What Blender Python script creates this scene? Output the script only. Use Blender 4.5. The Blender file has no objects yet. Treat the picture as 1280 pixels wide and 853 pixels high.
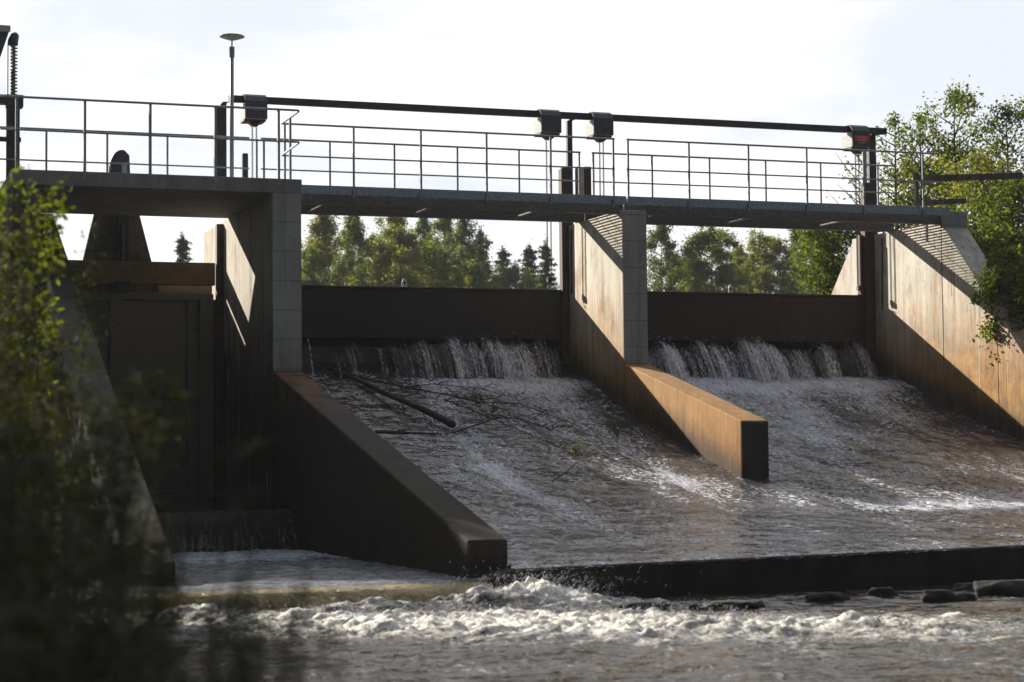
import bpy, bmesh, math, random
import numpy as np
from mathutils import Vector, noise, Matrix
random.seed(7); rng = np.random.default_rng(7)
sc = bpy.context.scene
C = sc.collection
rad = math.radians

# ---------------------------------------------------------------- camera
CP = Vector((-14.0341284, -33.5207257, -1.73660358))
F_PX, YAW, PIT, ROL = 2411.32, 0.338736123, 0.051542159, -0.00973571017
cy, sy, cp_, sp_ = math.cos(YAW), math.sin(YAW), math.cos(PIT), math.sin(PIT)
fwd = Vector((sy*cp_, cy*cp_, sp_)); r0 = Vector((cy, -sy, 0)); u0 = r0.cross(fwd)
cr, sr = math.cos(ROL), math.sin(ROL)
rgt = cr*r0 + sr*u0; upv = -sr*r0 + cr*u0
cam_d = bpy.data.cameras.new("camera"); cam = bpy.data.objects.new("camera", cam_d); C.objects.link(cam)
M = Matrix((rgt, upv, -fwd)).transposed().to_4x4(); M.translation = CP
cam.matrix_world = M
cam_d.sensor_width = 36; cam_d.lens = F_PX/1280*36; cam_d.clip_end = 6000; cam_d.clip_start = 0.1
cam_d.dof.use_dof = True; cam_d.dof.focus_distance = 37.0; cam_d.dof.aperture_fstop = 2.0
sc.camera = cam
def at(x, y, X=None, Y=None, Z=None):
    """point of the place seen at photo pixel x,y on a plane of constant X, Y or Z"""
    d = fwd*F_PX + rgt*(x-640) - upv*(y-426.5)
    t = (X-CP.x)/d.x if X is not None else (Y-CP.y)/d.y if Y is not None else (Z-CP.z)/d.z
    return CP + d*t

# ---------------------------------------------------------------- materials
def new_mat(name):
    m = bpy.data.materials.new(name); m.use_nodes = True
    nt = m.node_tree; nt.nodes.clear()
    out = nt.nodes.new("ShaderNodeOutputMaterial")
    return m, nt, out
def N(nt, t, **kw):
    n = nt.nodes.new(t)
    for k, v in kw.items():
        if k.startswith("i_"): n.inputs[k[2:].replace("_", " ")].default_value = v
        else: setattr(n, k, v)
    return n
def ramp(nt, fac, stops):
    r = nt.nodes.new("ShaderNodeValToRGB"); nt.links.new(fac, r.inputs[0])
    el = r.color_ramp.elements
    while len(el) < len(stops): el.new(0.5)
    for e, (p, c) in zip(el, stops): e.position = p; e.color = (*c, 1) if len(c) == 3 else c
    return r.outputs[0]
def mixc(nt, f, a, b, mode='MIX'):
    m = nt.nodes.new("ShaderNodeMix"); m.data_type = 'RGBA'; m.blend_type = mode
    for s, v in ((0, f), (6, a), (7, b)):
        if hasattr(v, 'is_linked') or hasattr(v, 'links'): nt.links.new(v, m.inputs[s])
        else: m.inputs[s].default_value = v if s == 0 else (*v, 1)
    return m.outputs[2]
def math_(nt, op, a, b=None, c=None, clamp=False):
    m = nt.nodes.new("ShaderNodeMath"); m.operation = op; m.use_clamp = clamp
    for i, v in enumerate((a, b, c)):
        if v is None: continue
        if hasattr(v, 'links'): nt.links.new(v, m.inputs[i])
        else: m.inputs[i].default_value = v
    return m.outputs[0]
def noise_(nt, vec, scale, detail=5, rough=.55, map_=(1, 1, 1)):
    mp = nt.nodes.new("ShaderNodeMapping"); mp.inputs["Scale"].default_value = map_
    nt.links.new(vec, mp.inputs[0])
    n = nt.nodes.new("ShaderNodeTexNoise"); n.inputs["Scale"].default_value = scale
    n.inputs["Detail"].default_value = detail; n.inputs["Roughness"].default_value = rough
    nt.links.new(mp.outputs[0], n.inputs["Vector"]); return n.outputs["Fac"]
def pos(nt):
    g = nt.nodes.new("ShaderNodeNewGeometry"); return g.outputs["Position"]
def bump(nt, h, strength, dist=.02, prev=None):
    b = nt.nodes.new("ShaderNodeBump"); b.inputs["Strength"].default_value = strength; b.inputs["Distance"].default_value = dist
    nt.links.new(h, b.inputs["Height"])
    if prev: nt.links.new(prev, b.inputs["Normal"])
    return b.outputs[0]
def sep(nt, v):
    s = nt.nodes.new("ShaderNodeSeparateXYZ"); nt.links.new(v, s.inputs[0]); return s.outputs
def maprange(nt, v, a, b, c=0., d=1.):
    m = nt.nodes.new("ShaderNodeMapRange"); m.interpolation_type = 'SMOOTHSTEP'; nt.links.new(v, m.inputs[0])
    for i, x in enumerate((a, b, c, d)): m.inputs[i+1].default_value = x
    return m.outputs[0]

def concrete(name, base, stain, z0, z1, lift=.5, moss=None, seams=0., wet=None, toprust=None):
    """board-cast concrete; iron stain creeping up from the water to about z1"""
    m, nt, out = new_mat(name); p = pos(nt)
    big = noise_(nt, p, .9, 6, .6); fine = noise_(nt, p, 14, 6, .65)
    streak = noise_(nt, p, 5.0, 5, .65, (1, 1, .07))
    pit = noise_(nt, p, 60, 3, .6)
    z = sep(nt, p)[2]
    zz = math_(nt, 'ADD', z, math_(nt, 'MULTIPLY', math_(nt, 'SUBTRACT', math_(nt, 'ADD', math_(nt, 'MULTIPLY', streak, .6), math_(nt, 'MULTIPLY', big, .6)), .6), -3.2))
    f = maprange(nt, zz, z0, z1, 1, 0)
    b1 = mixc(nt, maprange(nt, big, .3, .72), [c*.78 for c in base], [min(1, c*1.1) for c in base])
    b2 = mixc(nt, maprange(nt, streak, .50, .68, 0, .45), b1, [base[0]*.5, base[1]*.44, base[2]*.36])
    b3 = mixc(nt, maprange(nt, streak, .46, .32, 0, .3), b2, [min(1, c*1.3) for c in base])
    st = mixc(nt, maprange(nt, noise_(nt, p, 3.5, 6, .65), .3, .7), [c*.55 for c in stain], [c*1.25 for c in stain])
    c = mixc(nt, math_(nt, 'MULTIPLY', f, .93), b3, st)
    c = mixc(nt, maprange(nt, fine, .57, .7, 0, .4), c, [base[0]*.35, base[1]*.31, base[2]*.26])
    if moss:
        c = mixc(nt, maprange(nt, noise_(nt, p, 2.4, 8, .7), .44, .6, 0, .85), c, moss)
    if toprust:
        c = mixc(nt, math_(nt, 'MULTIPLY', maprange(nt, z, -1.5, -.7, 0, .9), maprange(nt, noise_(nt, p, 1.7, 6, .65), .38, .55)), c, toprust)
    if wet:
        sy_ = sep(nt, p)[1]
        hh = math_(nt, 'SUBTRACT', z, math_(nt, 'ADD', wet[0], math_(nt, 'MULTIPLY', sy_, wet[1])))
        hh = math_(nt, 'SUBTRACT', hh, math_(nt, 'MULTIPLY', math_(nt, 'ADD', streak, fine), .35))
        c = mixc(nt, maprange(nt, hh, -.28, .32, .92, 0), c, (.028, .019, .010))
        c = mixc(nt, maprange(nt, noise_(nt, p, 1.6, 8, .72, (1, 1, .55)), .50, .68, 0, .55), c, [stain[0]*.6, stain[1]*.55, stain[2]*.5])
        drip = noise_(nt, p, 11, 5, .6, (1, 1, .035)); c = mixc(nt, math_(nt, 'MULTIPLY', maprange(nt, drip, .56, .66, 0, .6), maprange(nt, noise_(nt, p, 1.3, 3), .40, .58)), c, (.11, .085, .06))
        c = mixc(nt, maprange(nt, noise_(nt, p, 13, 4, .6, (1, 1, .04)), .60, .70, 0, .35), c, (.64, .585, .475))
        brd = math_(nt, 'FRACT', math_(nt, 'MULTIPLY', math_(nt, 'ADD', sy_, 20.0), 5.2)); c = mixc(nt, math_(nt, 'MULTIPLY', math_(nt, 'LESS_THAN', brd, .05), .10), c, (.10, .08, .06))
        blot = noise_(nt, p, 3.2, 8, .7); c = mixc(nt, maprange(nt, blot, .60, .72, 0, .5), c, (.10, .085, .065))
    if seams:
        w = math_(nt, 'FRACT', math_(nt, 'DIVIDE', math_(nt, 'ADD', z, 10.0), seams))
        s1 = math_(nt, 'LESS_THAN', w, .035)
        c = mixc(nt, math_(nt, 'MULTIPLY', s1, .6), c, [v*.35 for v in base])
    b = N(nt, "ShaderNodeBsdfPrincipled"); b.inputs["Roughness"].default_value = .88
    b.inputs["Specular IOR Level"].default_value = .25
    nt.links.new(c, b.inputs["Base Color"])
    n1 = bump(nt, streak, .25, .02); n2 = bump(nt, fine, .45, .012, n1); n3 = bump(nt, pit, .35, .004, n2)
    nt.links.new(n3, b.inputs["Normal"]); nt.links.new(b.outputs[0], out.inputs[0])
    return m
def steel(name, base, rust=(.12, .045, .02), amt=.3, rough=.5, metal=.0, zsc=1.0, grain=.25):
    m, nt, out = new_mat(name); p = pos(nt)
    n = noise_(nt, p, 3.0, 7, .65, (1, 1, zsc)); f = noise_(nt, p, 22, 5, .6)
    c = mixc(nt, maprange(nt, f, .35, .7), [c*(1-grain) for c in base], [c*(1+grain) for c in base])
    c = mixc(nt, maprange(nt, n, .62-amt*.25, .75, 0, amt*1.4 if amt < .7 else 1), c, rust)
    b = N(nt, "ShaderNodeBsdfPrincipled"); b.inputs["Roughness"].default_value = rough; b.inputs["Metallic"].default_value = metal
    b.inputs["Specular IOR Level"].default_value = .35
    nt.links.new(c, b.inputs["Base Color"]); nt.links.new(bump(nt, f, grain, .004), b.inputs["Normal"])
    nt.links.new(b.outputs[0], out.inputs[0]); return m
def leafmat(name, c1, c2, c3, transl=.45):
    m, nt, out = new_mat(name)
    a = N(nt, "ShaderNodeAttribute", attribute_name="tint"); t = a.outputs["Fac"]
    col = ramp(nt, t, [(0, c1), (.55, c2), (.93, c3), (1, [min(1, v*1.15) for v in c3])])
    d = N(nt, "ShaderNodeBsdfPrincipled"); d.inputs["Roughness"].default_value = .8; d.inputs["Specular IOR Level"].default_value = .05
    nt.links.new(col, d.inputs["Base Color"])
    tr = N(nt, "ShaderNodeBsdfTranslucent"); tc = mixc(nt, 1., col, (1.08, 1.12, .45), 'MULTIPLY'); nt.links.new(tc, tr.inputs[0])
    mx = N(nt, "ShaderNodeMixShader"); mx.inputs[0].default_value = transl
    nt.links.new(d.outputs[0], mx.inputs[1]); nt.links.new(tr.outputs[0], mx.inputs[2]); nt.links.new(mx.outputs[0], out.inputs[0])
    return m
def barkmat(name, c1, c2):
    m, nt, out = new_mat(name); p = pos(nt)
    n = noise_(nt, p, 9, 6, .7, (1, 1, .35))
    b = N(nt, "ShaderNodeBsdfPrincipled"); b.inputs["Roughness"].default_value = .9
    nt.links.new(ramp(nt, n, [(.35, c1), (.65, c2)]), b.inputs["Base Color"])
    nt.links.new(bump(nt, n, .6, .02), b.inputs["Normal"]); nt.links.new(b.outputs[0], out.inputs[0]); return m

def watermat(name, deep, foamc, flow=(1, 1, 1), fine_sc=9., b1=.5, b2=.5, rough=.12, fsc=9., fstretch=(1, 1, 1), film=.0, spec=.5, glint_fleck=0.):
    """dark peat-brown running water; the 'foam' attribute says how aerated it is"""
    m, nt, out = new_mat(name); p = pos(nt)
    a = N(nt, "ShaderNodeAttribute", attribute_name="foam"); fa = a.outputs["Fac"]
    n1 = noise_(nt, p, fine_sc, 3, .55, flow); n2 = noise_(nt, p, fine_sc*3.1, 3, .5, flow); n0 = noise_(nt, p, fine_sc*.3, 2, .5, flow)
    nb = bump(nt, n0, b1, .30); nb = bump(nt, n1, b1, .13, nb); nb = bump(nt, n2, b2, .022, nb)
    w = N(nt, "ShaderNodeBsdfPrincipled"); w.inputs["Roughness"].default_value = rough; w.inputs["IOR"].default_value = 1.33
    w.inputs["Specular IOR Level"].default_value = spec
    dc = mixc(nt, maprange(nt, noise_(nt, p, .8, 4), .3, .7), [c*.6 for c in deep], [c*1.5 for c in deep])
    nt.links.new(dc, w.inputs["Base Color"]); nt.links.new(nb, w.inputs["Normal"])
    fn = noise_(nt, p, fsc, 9, .72, fstretch); fn2 = noise_(nt, p, fsc*3.4, 6, .75, (1.1, .8, 1))
    fx = math_(nt, 'ADD', math_(nt, 'MULTIPLY', fn, .65), math_(nt, 'MULTIPLY', fn2, .35))
    th = math_(nt, 'SUBTRACT', .80, math_(nt, 'MULTIPLY', fa, .46))
    mask = math_(nt, 'MULTIPLY', math_(nt, 'SUBTRACT', fx, th), 5.0, clamp=True)
    mask = math_(nt, 'MAXIMUM', mask, math_(nt, 'MULTIPLY', math_(nt, 'POWER', math_(nt, 'MULTIPLY', fx, 1.75), 3.0), film))
    if glint_fleck:  # white flecks painted in for whitecaps and sun glints
        k1 = noise_(nt, p, 15, 3, .6, (1.0, .62, 1)); k2 = noise_(nt, p, 1.4, 4, .6, (1.6, .5, 1))
        mask = math_(nt, 'MAXIMUM', mask, math_(nt, 'MULTIPLY', math_(nt, 'MULTIPLY', maprange(nt, k1, .51, .62), maprange(nt, math_(nt, 'ADD', k2, math_(nt, 'MULTIPLY', fa, .5)), .66, .94)), glint_fleck))
    f = N(nt, "ShaderNodeBsdfPrincipled"); f.inputs["Roughness"].default_value = .55
    f.inputs["Specular IOR Level"].default_value = .5
    fc = mixc(nt, maprange(nt, fn2, .35, .65), [c*.72 for c in foamc], foamc)
    nt.links.new(fc, f.inputs["Base Color"]); nt.links.new(bump(nt, fx, .8, .05), f.inputs["Normal"])
    mx = N(nt, "ShaderNodeMixShader"); nt.links.new(mask, mx.inputs[0])
    nt.links.new(w.outputs[0], mx.inputs[1]); nt.links.new(f.outputs[0], mx.inputs[2]); nt.links.new(mx.outputs[0], out.inputs[0])
    return m

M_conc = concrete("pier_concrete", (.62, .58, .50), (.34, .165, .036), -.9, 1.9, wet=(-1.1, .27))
M_conc_left = concrete("pier_concrete_painted_shade", (.52, .47, .39), (.045, .032, .018), -.9, 1.5, wet=(-1.1, .27))  # copy of the pier concrete with the left shaft's shade painted into it
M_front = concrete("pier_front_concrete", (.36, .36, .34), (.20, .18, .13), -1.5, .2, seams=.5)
M_conc_orange = concrete("rusty_wall_concrete", (.38, .215, .08), (.27, .11, .022), -2.9, -.2, wet=(-1.12, .27))
M_conc_dark = concrete("dark_wet_concrete", (.12, .105, .085), (.06, .045, .03), -3.4, -1.6, moss=(.03, .035, .012))
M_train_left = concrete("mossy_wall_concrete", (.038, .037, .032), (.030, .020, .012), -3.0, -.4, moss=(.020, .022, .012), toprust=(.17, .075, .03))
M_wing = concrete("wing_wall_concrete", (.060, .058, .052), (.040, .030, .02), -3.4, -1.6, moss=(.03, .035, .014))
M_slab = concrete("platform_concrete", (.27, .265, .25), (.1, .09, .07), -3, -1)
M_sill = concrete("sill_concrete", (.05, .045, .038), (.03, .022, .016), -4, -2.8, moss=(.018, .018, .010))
M_apron = concrete("apron_concrete", (.10, .075, .05), (.08, .045, .02), -4, -1)
M_steel_walk = steel("blue_grey_steel", (.30, .36, .41), amt=.12, rough=.55)
M_rail = steel("galvanised_rail", (.30, .32, .34), amt=.08, rough=.5, metal=.0)
M_girder = steel("dark_girder_steel", (.13, .125, .12), amt=.2, rough=.6)
M_gate = steel("gate_steel", (.020, .017, .016), (.045, .020, .013), amt=.5, rough=.6)
M_gate_red = steel("gate_red_rust", (.030, .014, .012), (.075, .022, .012), amt=.6, rough=.6)
M_sluice = steel("sluice_gate_steel", (.16, .15, .11), (.07, .05, .025), amt=.3, rough=.55, grain=.06)
M_lintel = steel("lintel_rusty_steel", (.16, .105, .055), (.09, .045, .02), amt=.5, rough=.7)
M_guide = steel("guide_brown_steel", (.05, .028, .022), (.10, .035, .018), amt=.5, rough=.65)
M_beam = steel("hoist_beam_steel", (.040, .036, .044), amt=.15, rough=.55)
M_box = steel("hoist_light_casing", (.38, .385, .38), amt=.04, rough=.45)
M_hood = steel("hoist_dark_hood", (.045, .055, .070), amt=.02, rough=.5)
M_red = steel("red_plate", (.62, .06, .04), (.2, .03, .02), amt=.15, rough=.5)
M_redtext = steel("red_plate_lettering", (.75, .42, .36), amt=.05, rough=.6)
M_redrust = steel("red_oxide_steel", (.055, .016, .013), amt=.3, rough=.6)
M_chain = steel("chain_steel", (.05, .04, .04), (.16, .05, .03), amt=.5, rough=.5)
M_lug = steel("lug_white", (.62, .6, .56), amt=.25, rough=.5)
M_dish = steel("dish_grey", (.42, .42, .38), amt=.05, rough=.5)
M_spring = steel("screw_steel", (.20, .17, .16), amt=.3, rough=.4, metal=.3)
M_wood = barkmat("weathered_plank_wood", (.055, .048, .044), (.11, .10, .09))
M_log = barkmat("wet_log_bark", (.020, .016, .012), (.06, .048, .036))
M_bark = barkmat("grey_bark", (.06, .055, .045), (.14, .13, .11))
M_birch = barkmat("birch_bark", (.12, .11, .10), (.55, .53, .49))
M_ground = None
def groundmat():
    m, nt, out = new_mat("bank_soil_and_moss"); p = pos(nt)
    n = noise_(nt, p, .7, 8, .65); f = noise_(nt, p, 12, 6, .7)
    c = ramp(nt, n, [(.3, (.035, .03, .018)), (.5, (.045, .055, .02)), (.7, (.07, .075, .03))])
    c = mixc(nt, maprange(nt, f, .5, .72, 0, .7), c, (.10, .09, .07))
    b = N(nt, "ShaderNodeBsdfPrincipled"); b.inputs["Roughness"].default_value = .95
    nt.links.new(c, b.inputs["Base Color"]); nt.links.new(bump(nt, f, .9, .08), b.inputs["Normal"]); nt.links.new(b.outputs[0], out.inputs[0]); return m
M_ground = groundmat()
M_rock = concrete("river_rock", (.03, .028, .027), (.03, .022, .015), -4, -3.4)
M_rock_pale = concrete("pale_bank_rock", (.20, .185, .16), (.10, .08, .05), -4, -3.0, moss=(.04, .045, .02))
M_chute = watermat("chute_water", (.018, .014, .012), (.78, .79, .88), flow=(1.0, .8, 1), fine_sc=3.6, b1=.75, b2=.8, rough=.12, fsc=7.0, fstretch=(2.4, .38, 1), film=.07, spec=.9, glint_fleck=.95)
M_river = watermat("river_water", (.024, .017, .013), (.86, .83, .75), flow=(.55, 1.0, 1), fine_sc=5., b1=.45, b2=.5, rough=.08, fsc=5.2, fstretch=(.7, 1.2, 1), film=.02, glint_fleck=.35)
M_basin = watermat("basin_water", (.03, .024, .02), (.62, .68, .76), flow=(.7, 1.0, 1), fine_sc=5., b1=.5, b2=.5, rough=.12, fsc=6.0, fstretch=(.6, 1.2, 1), film=.30)
M_weirw = watermat("weir_water", (.26, .19, .07), (.58, .52, .32), flow=(2, 2, .5), fine_sc=7., b1=.4, b2=.4, rough=.18, fsc=10, fstretch=(2.2, 1, .35), film=.15)
M_casc = watermat("cascade_water", (.03, .025, .02), (.52, .52, .52), flow=(2.4, 1, .3), fine_sc=7., b1=.6, b2=.6, rough=.15, fsc=7, fstretch=(2.6, 1, .22), film=.03)
M_pond = watermat("pond_water", (.02, .018, .014), (.5, .5, .5), fine_sc=1.5, b1=.2, b2=.2, rough=.05)
M_sheet = watermat("falling_sheet_water", (.022, .018, .015), (.50, .50, .56), flow=(2.4, .5, .5), fine_sc=8., b1=.6, b2=.6, rough=.15, fsc=9, fstretch=(2.8, .5, .4), film=.05)
def spraymat():
    m, nt, out = new_mat("falling_water_strands"); p = pos(nt)
    n = noise_(nt, p, 16, 7, .75, (1.6, .8, .5))
    a = N(nt, "ShaderNodeAttribute", attribute_name="foam"); fa = a.outputs["Fac"]
    k = math_(nt, 'MULTIPLY', maprange(nt, n, .42, .66), fa, clamp=True)
    b = N(nt, "ShaderNodeBsdfPrincipled"); b.inputs["Base Color"].default_value = (.72, .72, .76, 1); b.inputs["Roughness"].default_value = .3
    t = N(nt, "ShaderNodeBsdfTransparent"); mx = N(nt, "ShaderNodeMixShader")
    nt.links.new(k, mx.inputs[0]); nt.links.new(t.outputs[0], mx.inputs[1]); nt.links.new(b.outputs[0], mx.inputs[2])
    nt.links.new(mx.outputs[0], out.inputs[0]); return m
M_spray = spraymat()
M_leaf_far = leafmat("far_birch_leaf", (.10, .135, .045), (.155, .195, .06), (.22, .235, .07), .52)
M_leaf_yel = leafmat("yellowing_leaf", (.14, .155, .045), (.20, .21, .06), (.29, .25, .07), .52)
M_leaf_blue = leafmat("bluish_leaf", (.09, .12, .07), (.14, .175, .09), (.19, .22, .11), .48)
M_needle = leafmat("spruce_needle", (.035, .06, .032), (.055, .09, .042), (.07, .10, .04), .3)
M_leaf_near = leafmat("near_birch_leaf", (.06, .085, .018), (.115, .15, .032), (.23, .22, .045), .58)
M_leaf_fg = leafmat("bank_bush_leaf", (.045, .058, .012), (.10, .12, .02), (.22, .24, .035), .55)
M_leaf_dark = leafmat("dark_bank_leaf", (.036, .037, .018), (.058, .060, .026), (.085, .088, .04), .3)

# ---------------------------------------------------------------- mesh helpers
class MB:
    def __init__(s): s.v = []; s.f = []
    def add(s, vs, fs):
        o = len(s.v); s.v += [tuple(v) for v in vs]; s.f += [tuple(i+o for i in f) for f in fs]; return s
    def box(s, x0, x1, y0, y1, z0, z1):
        v = [(x, y, z) for z in (z0, z1) for y in (y0, y1) for x in (x0, x1)]
        return s.add(v, [(0, 2, 3, 1), (4, 5, 7, 6), (0, 1, 5, 4), (2, 6, 7, 3), (0, 4, 6, 2), (1, 3, 7, 5)])
    def prism(s, pts, a0, a1, axis='x'):
        """polygon extruded along an axis; pts are the two other coordinates in order"""
        n = len(pts)
        def mk(a, p): return {'x': (a, p[0], p[1]), 'y': (p[0], a, p[1]), 'z': (p[0], p[1], a)}[axis]
        v = [mk(a0, p) for p in pts] + [mk(a1, p) for p in pts]
        return s.add(v, [tuple(range(n)), tuple(range(2*n-1, n-1, -1))] + [(i, i+n, (i+1) % n+n, (i+1) % n) for i in range(n)])
    def tube(s, pts, r, seg=8, closed=False, rz=None):
        pts = [Vector(p) for p in pts]; n = len(pts); vs = []; 
        rs = r if isinstance(r, (list, tuple)) else [r]*n
        for i, p in enumerate(pts):
            a = pts[(i-1) % n] if (i > 0 or closed) else p; b = pts[(i+1) % n] if (i < n-1 or closed) else p
            t = (b-a).normalized(); ref = Vector((0, 0, 1)) if abs(t.z) < .9 else Vector((1, 0, 0))
            e1 = t.cross(ref).normalized(); e2 = t.cross(e1)
            for k in range(seg):
                an = 2*math.pi*k/seg; vs.append(p + e1*math.cos(an)*rs[i] + e2*math.sin(an)*rs[i])
        fs = []
        m = n if closed else n-1
        for i in range(m):
            j = (i+1) % n
            for k in range(seg):
                k2 = (k+1) % seg; fs.append((i*seg+k, i*seg+k2, j*seg+k2, j*seg+k))
        if not closed: fs += [tuple(range(seg-1, -1, -1)), tuple(range((n-1)*seg, n*seg))]
        return s.add(vs, fs)
    def lathe(s, cx, cy, prof, seg=20):
        vs = []; fs = []
        for (r, z) in prof:
            for k in range(seg):
                a = 2*math.pi*k/seg; vs.append((cx+r*math.cos(a), cy+r*math.sin(a), z))
        for i in range(len(prof)-1):
            for k in range(seg):
                k2 = (k+1) % seg; fs.append((i*seg+k, i*seg+k2, (i+1)*seg+k2, (i+1)*seg+k))
        return s.add(vs, fs)
    def build(s, name, mat, parent=None, bevel=0, smooth=False):
        me = bpy.data.meshes.new(name); me.from_pydata(s.v, [], s.f); me.validate(); me.update()
        bm = bmesh.new(); bm.from_mesh(me); bmesh.ops.recalc_face_normals(bm, faces=bm.faces); bm.to_mesh(me); bm.free()
        me.materials.append(mat)
        o = bpy.data.objects.new(name, me); C.objects.link(o)
        if parent: o.parent = parent
        if bevel:
            b = o.modifiers.new("edge", 'BEVEL'); b.width = bevel; b.segments = 2; b.limit_method = 'ANGLE'
        if smooth:
            for p in me.polygons: p.use_smooth = True
        return o
def tag(o, label, cat=None, group=None, kind=None):
    if label: o['label'] = label
    if cat: o['category'] = cat
    if group: o['group'] = group
    if kind: o['kind'] = kind
    return o
def thing(name, label, cat, loc=(0, 0, 0), group=None):
    o = bpy.data.objects.new(name, None); C.objects.link(o); o.location = loc; o.empty_display_size = .2
    return tag(o, label, cat, group)
def shift(o, root):
    """keep world place of a part whose thing's Empty is not at the origin"""
    o.parent = root; o.location = -Vector(root.location); return o
def part(mb, name, mat, root, bevel=0, smooth=False):
    o = mb.build(name, mat, None, bevel, smooth); p = root; off = Vector((0, 0, 0))
    q = root
    while q: off += q.location; q = q.parent
    o.parent = root; o.location = -off; return o
def grid_mesh(name, xs, ys, zf, mat, foam=None, parent=None, smooth=True, xyz=None):
    nx, ny = len(xs), len(ys)
    v = np.empty((ny*nx, 3), np.float64)
    if xyz is None:
        k = 0
        for y in ys:
            for x in xs: v[k] = (x, y, zf(x, y)); k += 1
    else: v[:] = xyz
    me = bpy.data.meshes.new(name); me.vertices.add(nx*ny); me.vertices.foreach_set('co', v.ravel().astype(np.float32))
    i = np.arange(nx*ny).reshape(ny, nx); q = np.stack([i[:-1, :-1], i[:-1, 1:], i[1:, 1:], i[1:, :-1]], -1).reshape(-1)
    nf = (nx-1)*(ny-1); me.loops.add(nf*4); me.polygons.add(nf)
    me.loops.foreach_set('vertex_index', q.astype(np.int32)); me.polygons.foreach_set('loop_start', np.arange(0, nf*4, 4, dtype=np.int32))
    me.polygons.foreach_set('loop_total', np.full(nf, 4, np.int32))
    me.update(); me.validate()
    if foam is not None:
        at_ = me.attributes.new('foam', 'FLOAT', 'POINT'); at_.data.foreach_set('value', np.array([foam(*p) for p in v], np.float32))
    if smooth: me.polygons.foreach_set('use_smooth', np.ones(nf, bool))
    me.materials.append(mat); o = bpy.data.objects.new(name, me); C.objects.link(o)
    if parent: o.parent = parent
    return o
def nz(x, y, z=0.): return noise.noise(Vector((x, y, z)))
def fbm(x, y, z=0., o=4): return noise.fractal(Vector((x, y, z)), 1.0, 2.0, o)
def sst(a, b, x):
    t = max(0., min(1., (x-a)/(b-a))); return t*t*(3-2*t)

def leaves(name, P, size, mat, parent=None, aspect=.6, tint=None, tsc=1.0, hang=0.):
    """many small folded leaf faces at points P"""
    P = np.asarray(P, float); n = len(P)
    d = rng.normal(size=(n, 3)); d[:, 2] = d[:, 2]*.7-hang; d /= np.linalg.norm(d, axis=1)[:, None]
    e = rng.normal(size=(n, 3)); e -= (e*d).sum(1)[:, None]*d; e /= np.linalg.norm(e, axis=1)[:, None]
    s = size*rng.uniform(.55, 1.3, n)[:, None]
    v = np.stack([P, P+d*s*.5+e*s*aspect*.5, P+d*s, P+d*s*.5-e*s*aspect*.5], 1).reshape(-1, 3)
    me = bpy.data.meshes.new(name); me.vertices.add(4*n); me.vertices.foreach_set('co', v.ravel().astype(np.float32))
    me.loops.add(4*n); me.polygons.add(n); me.loops.foreach_set('vertex_index', np.arange(4*n, dtype=np.int32))
    me.polygons.foreach_set('loop_start', np.arange(0, 4*n, 4, dtype=np.int32)); me.polygons.foreach_set('loop_total', np.full(n, 4, np.int32))
    me.update()
    t = np.clip((rng.normal(.45, .2, n) if tint is None else tint + rng.normal(0, .13, n)), 0, 1)
    a = me.attributes.new('tint', 'FLOAT', 'POINT'); a.data.foreach_set('value', np.repeat(t, 4).astype(np.float32))
    me.materials.append(mat); o = bpy.data.objects.new(name, me); C.objects.link(o)
    if parent: o.parent = parent; o.location = -parent.location
    return o

# ---------------------------------------------------------------- world, sun
SD = Vector((-.475, 1.0, .53)).normalized()            # towards the sun
w = bpy.data.worlds.new("World"); sc.world = w; w.use_nodes = True
nt = w.node_tree; nt.nodes.clear()
wo = nt.nodes.new("ShaderNodeOutputWorld"); bg = nt.nodes.new("ShaderNodeBackground")
sky = nt.nodes.new("ShaderNodeTexSky"); sky.sky_type = 'NISHITA'; sky.sun_disc = False
sky.sun_elevation = math.asin(SD.z); sky.sun_rotation = math.atan2(SD.x, SD.y)
sky.air_density = 1.0; sky.dust_density = 1.5
tc = nt.nodes.new("ShaderNodeTexCoord"); dirv = tc.outputs["Generated"]
sx = sep(nt, dirv)
# clouds on a flat layer overhead: project the view ray on it
inv = math_(nt, 'DIVIDE', 1.0, math_(nt, 'ADD', math_(nt, 'MAXIMUM', sx[2], 0.0), .16))
cv = nt.nodes.new("ShaderNodeCombineXYZ"); nt.links.new(math_(nt, 'MULTIPLY', sx[0], inv), cv.inputs[0]); nt.links.new(math_(nt, 'MULTIPLY', sx[1], inv), cv.inputs[1])
cn = noise_(nt, cv.outputs[0], 1.5, 9, .56); cn2 = noise_(nt, cv.outputs[0], .8, 7, .6)
dp = nt.nodes.new("ShaderNodeVectorMath"); dp.operation = 'DOT_PRODUCT'; nt.links.new(dirv, dp.inputs[0]); dp.inputs[1].default_value = Vector((.22, .93, .34)).normalized()
glow = maprange(nt, dp.outputs["Value"], -.25, .72, .0, 1.)
lit = ramp(nt, glow, [(0, (.66, .76, .96)), (.40, (.95, 1.10, 1.36)), (.66, (3.3, 3.6, 4.1)), (.85, (4.55, 4.6, 4.7)), (1, (4.9, 4.9, 4.9))])
dark = ramp(nt, glow, [(0, (.46, .56, .76)), (.40, (.66, .80, 1.05)), (.66, (2.3, 2.6, 3.2)), (.85, (3.2, 3.4, 3.75)), (1, (3.6, 3.8, 4.1))])
cc = mixc(nt, maprange(nt, cn, .36, .62), dark, lit)
skc = mixc(nt, maprange(nt, cn2, .60, .74, 1., .45), sky.outputs[0], cc)
side = maprange(nt, sx[0], -.95, -.05, .38, 1.)
skc = mixc(nt, 1., skc, side, 'MULTIPLY')
nt.links.new(skc, bg.inputs[0]); bg.inputs[1].default_value = .102
nt.links.new(bg.outputs[0], wo.inputs[0])
hz_m, hnt, hout = new_mat("thin_haze")
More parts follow.
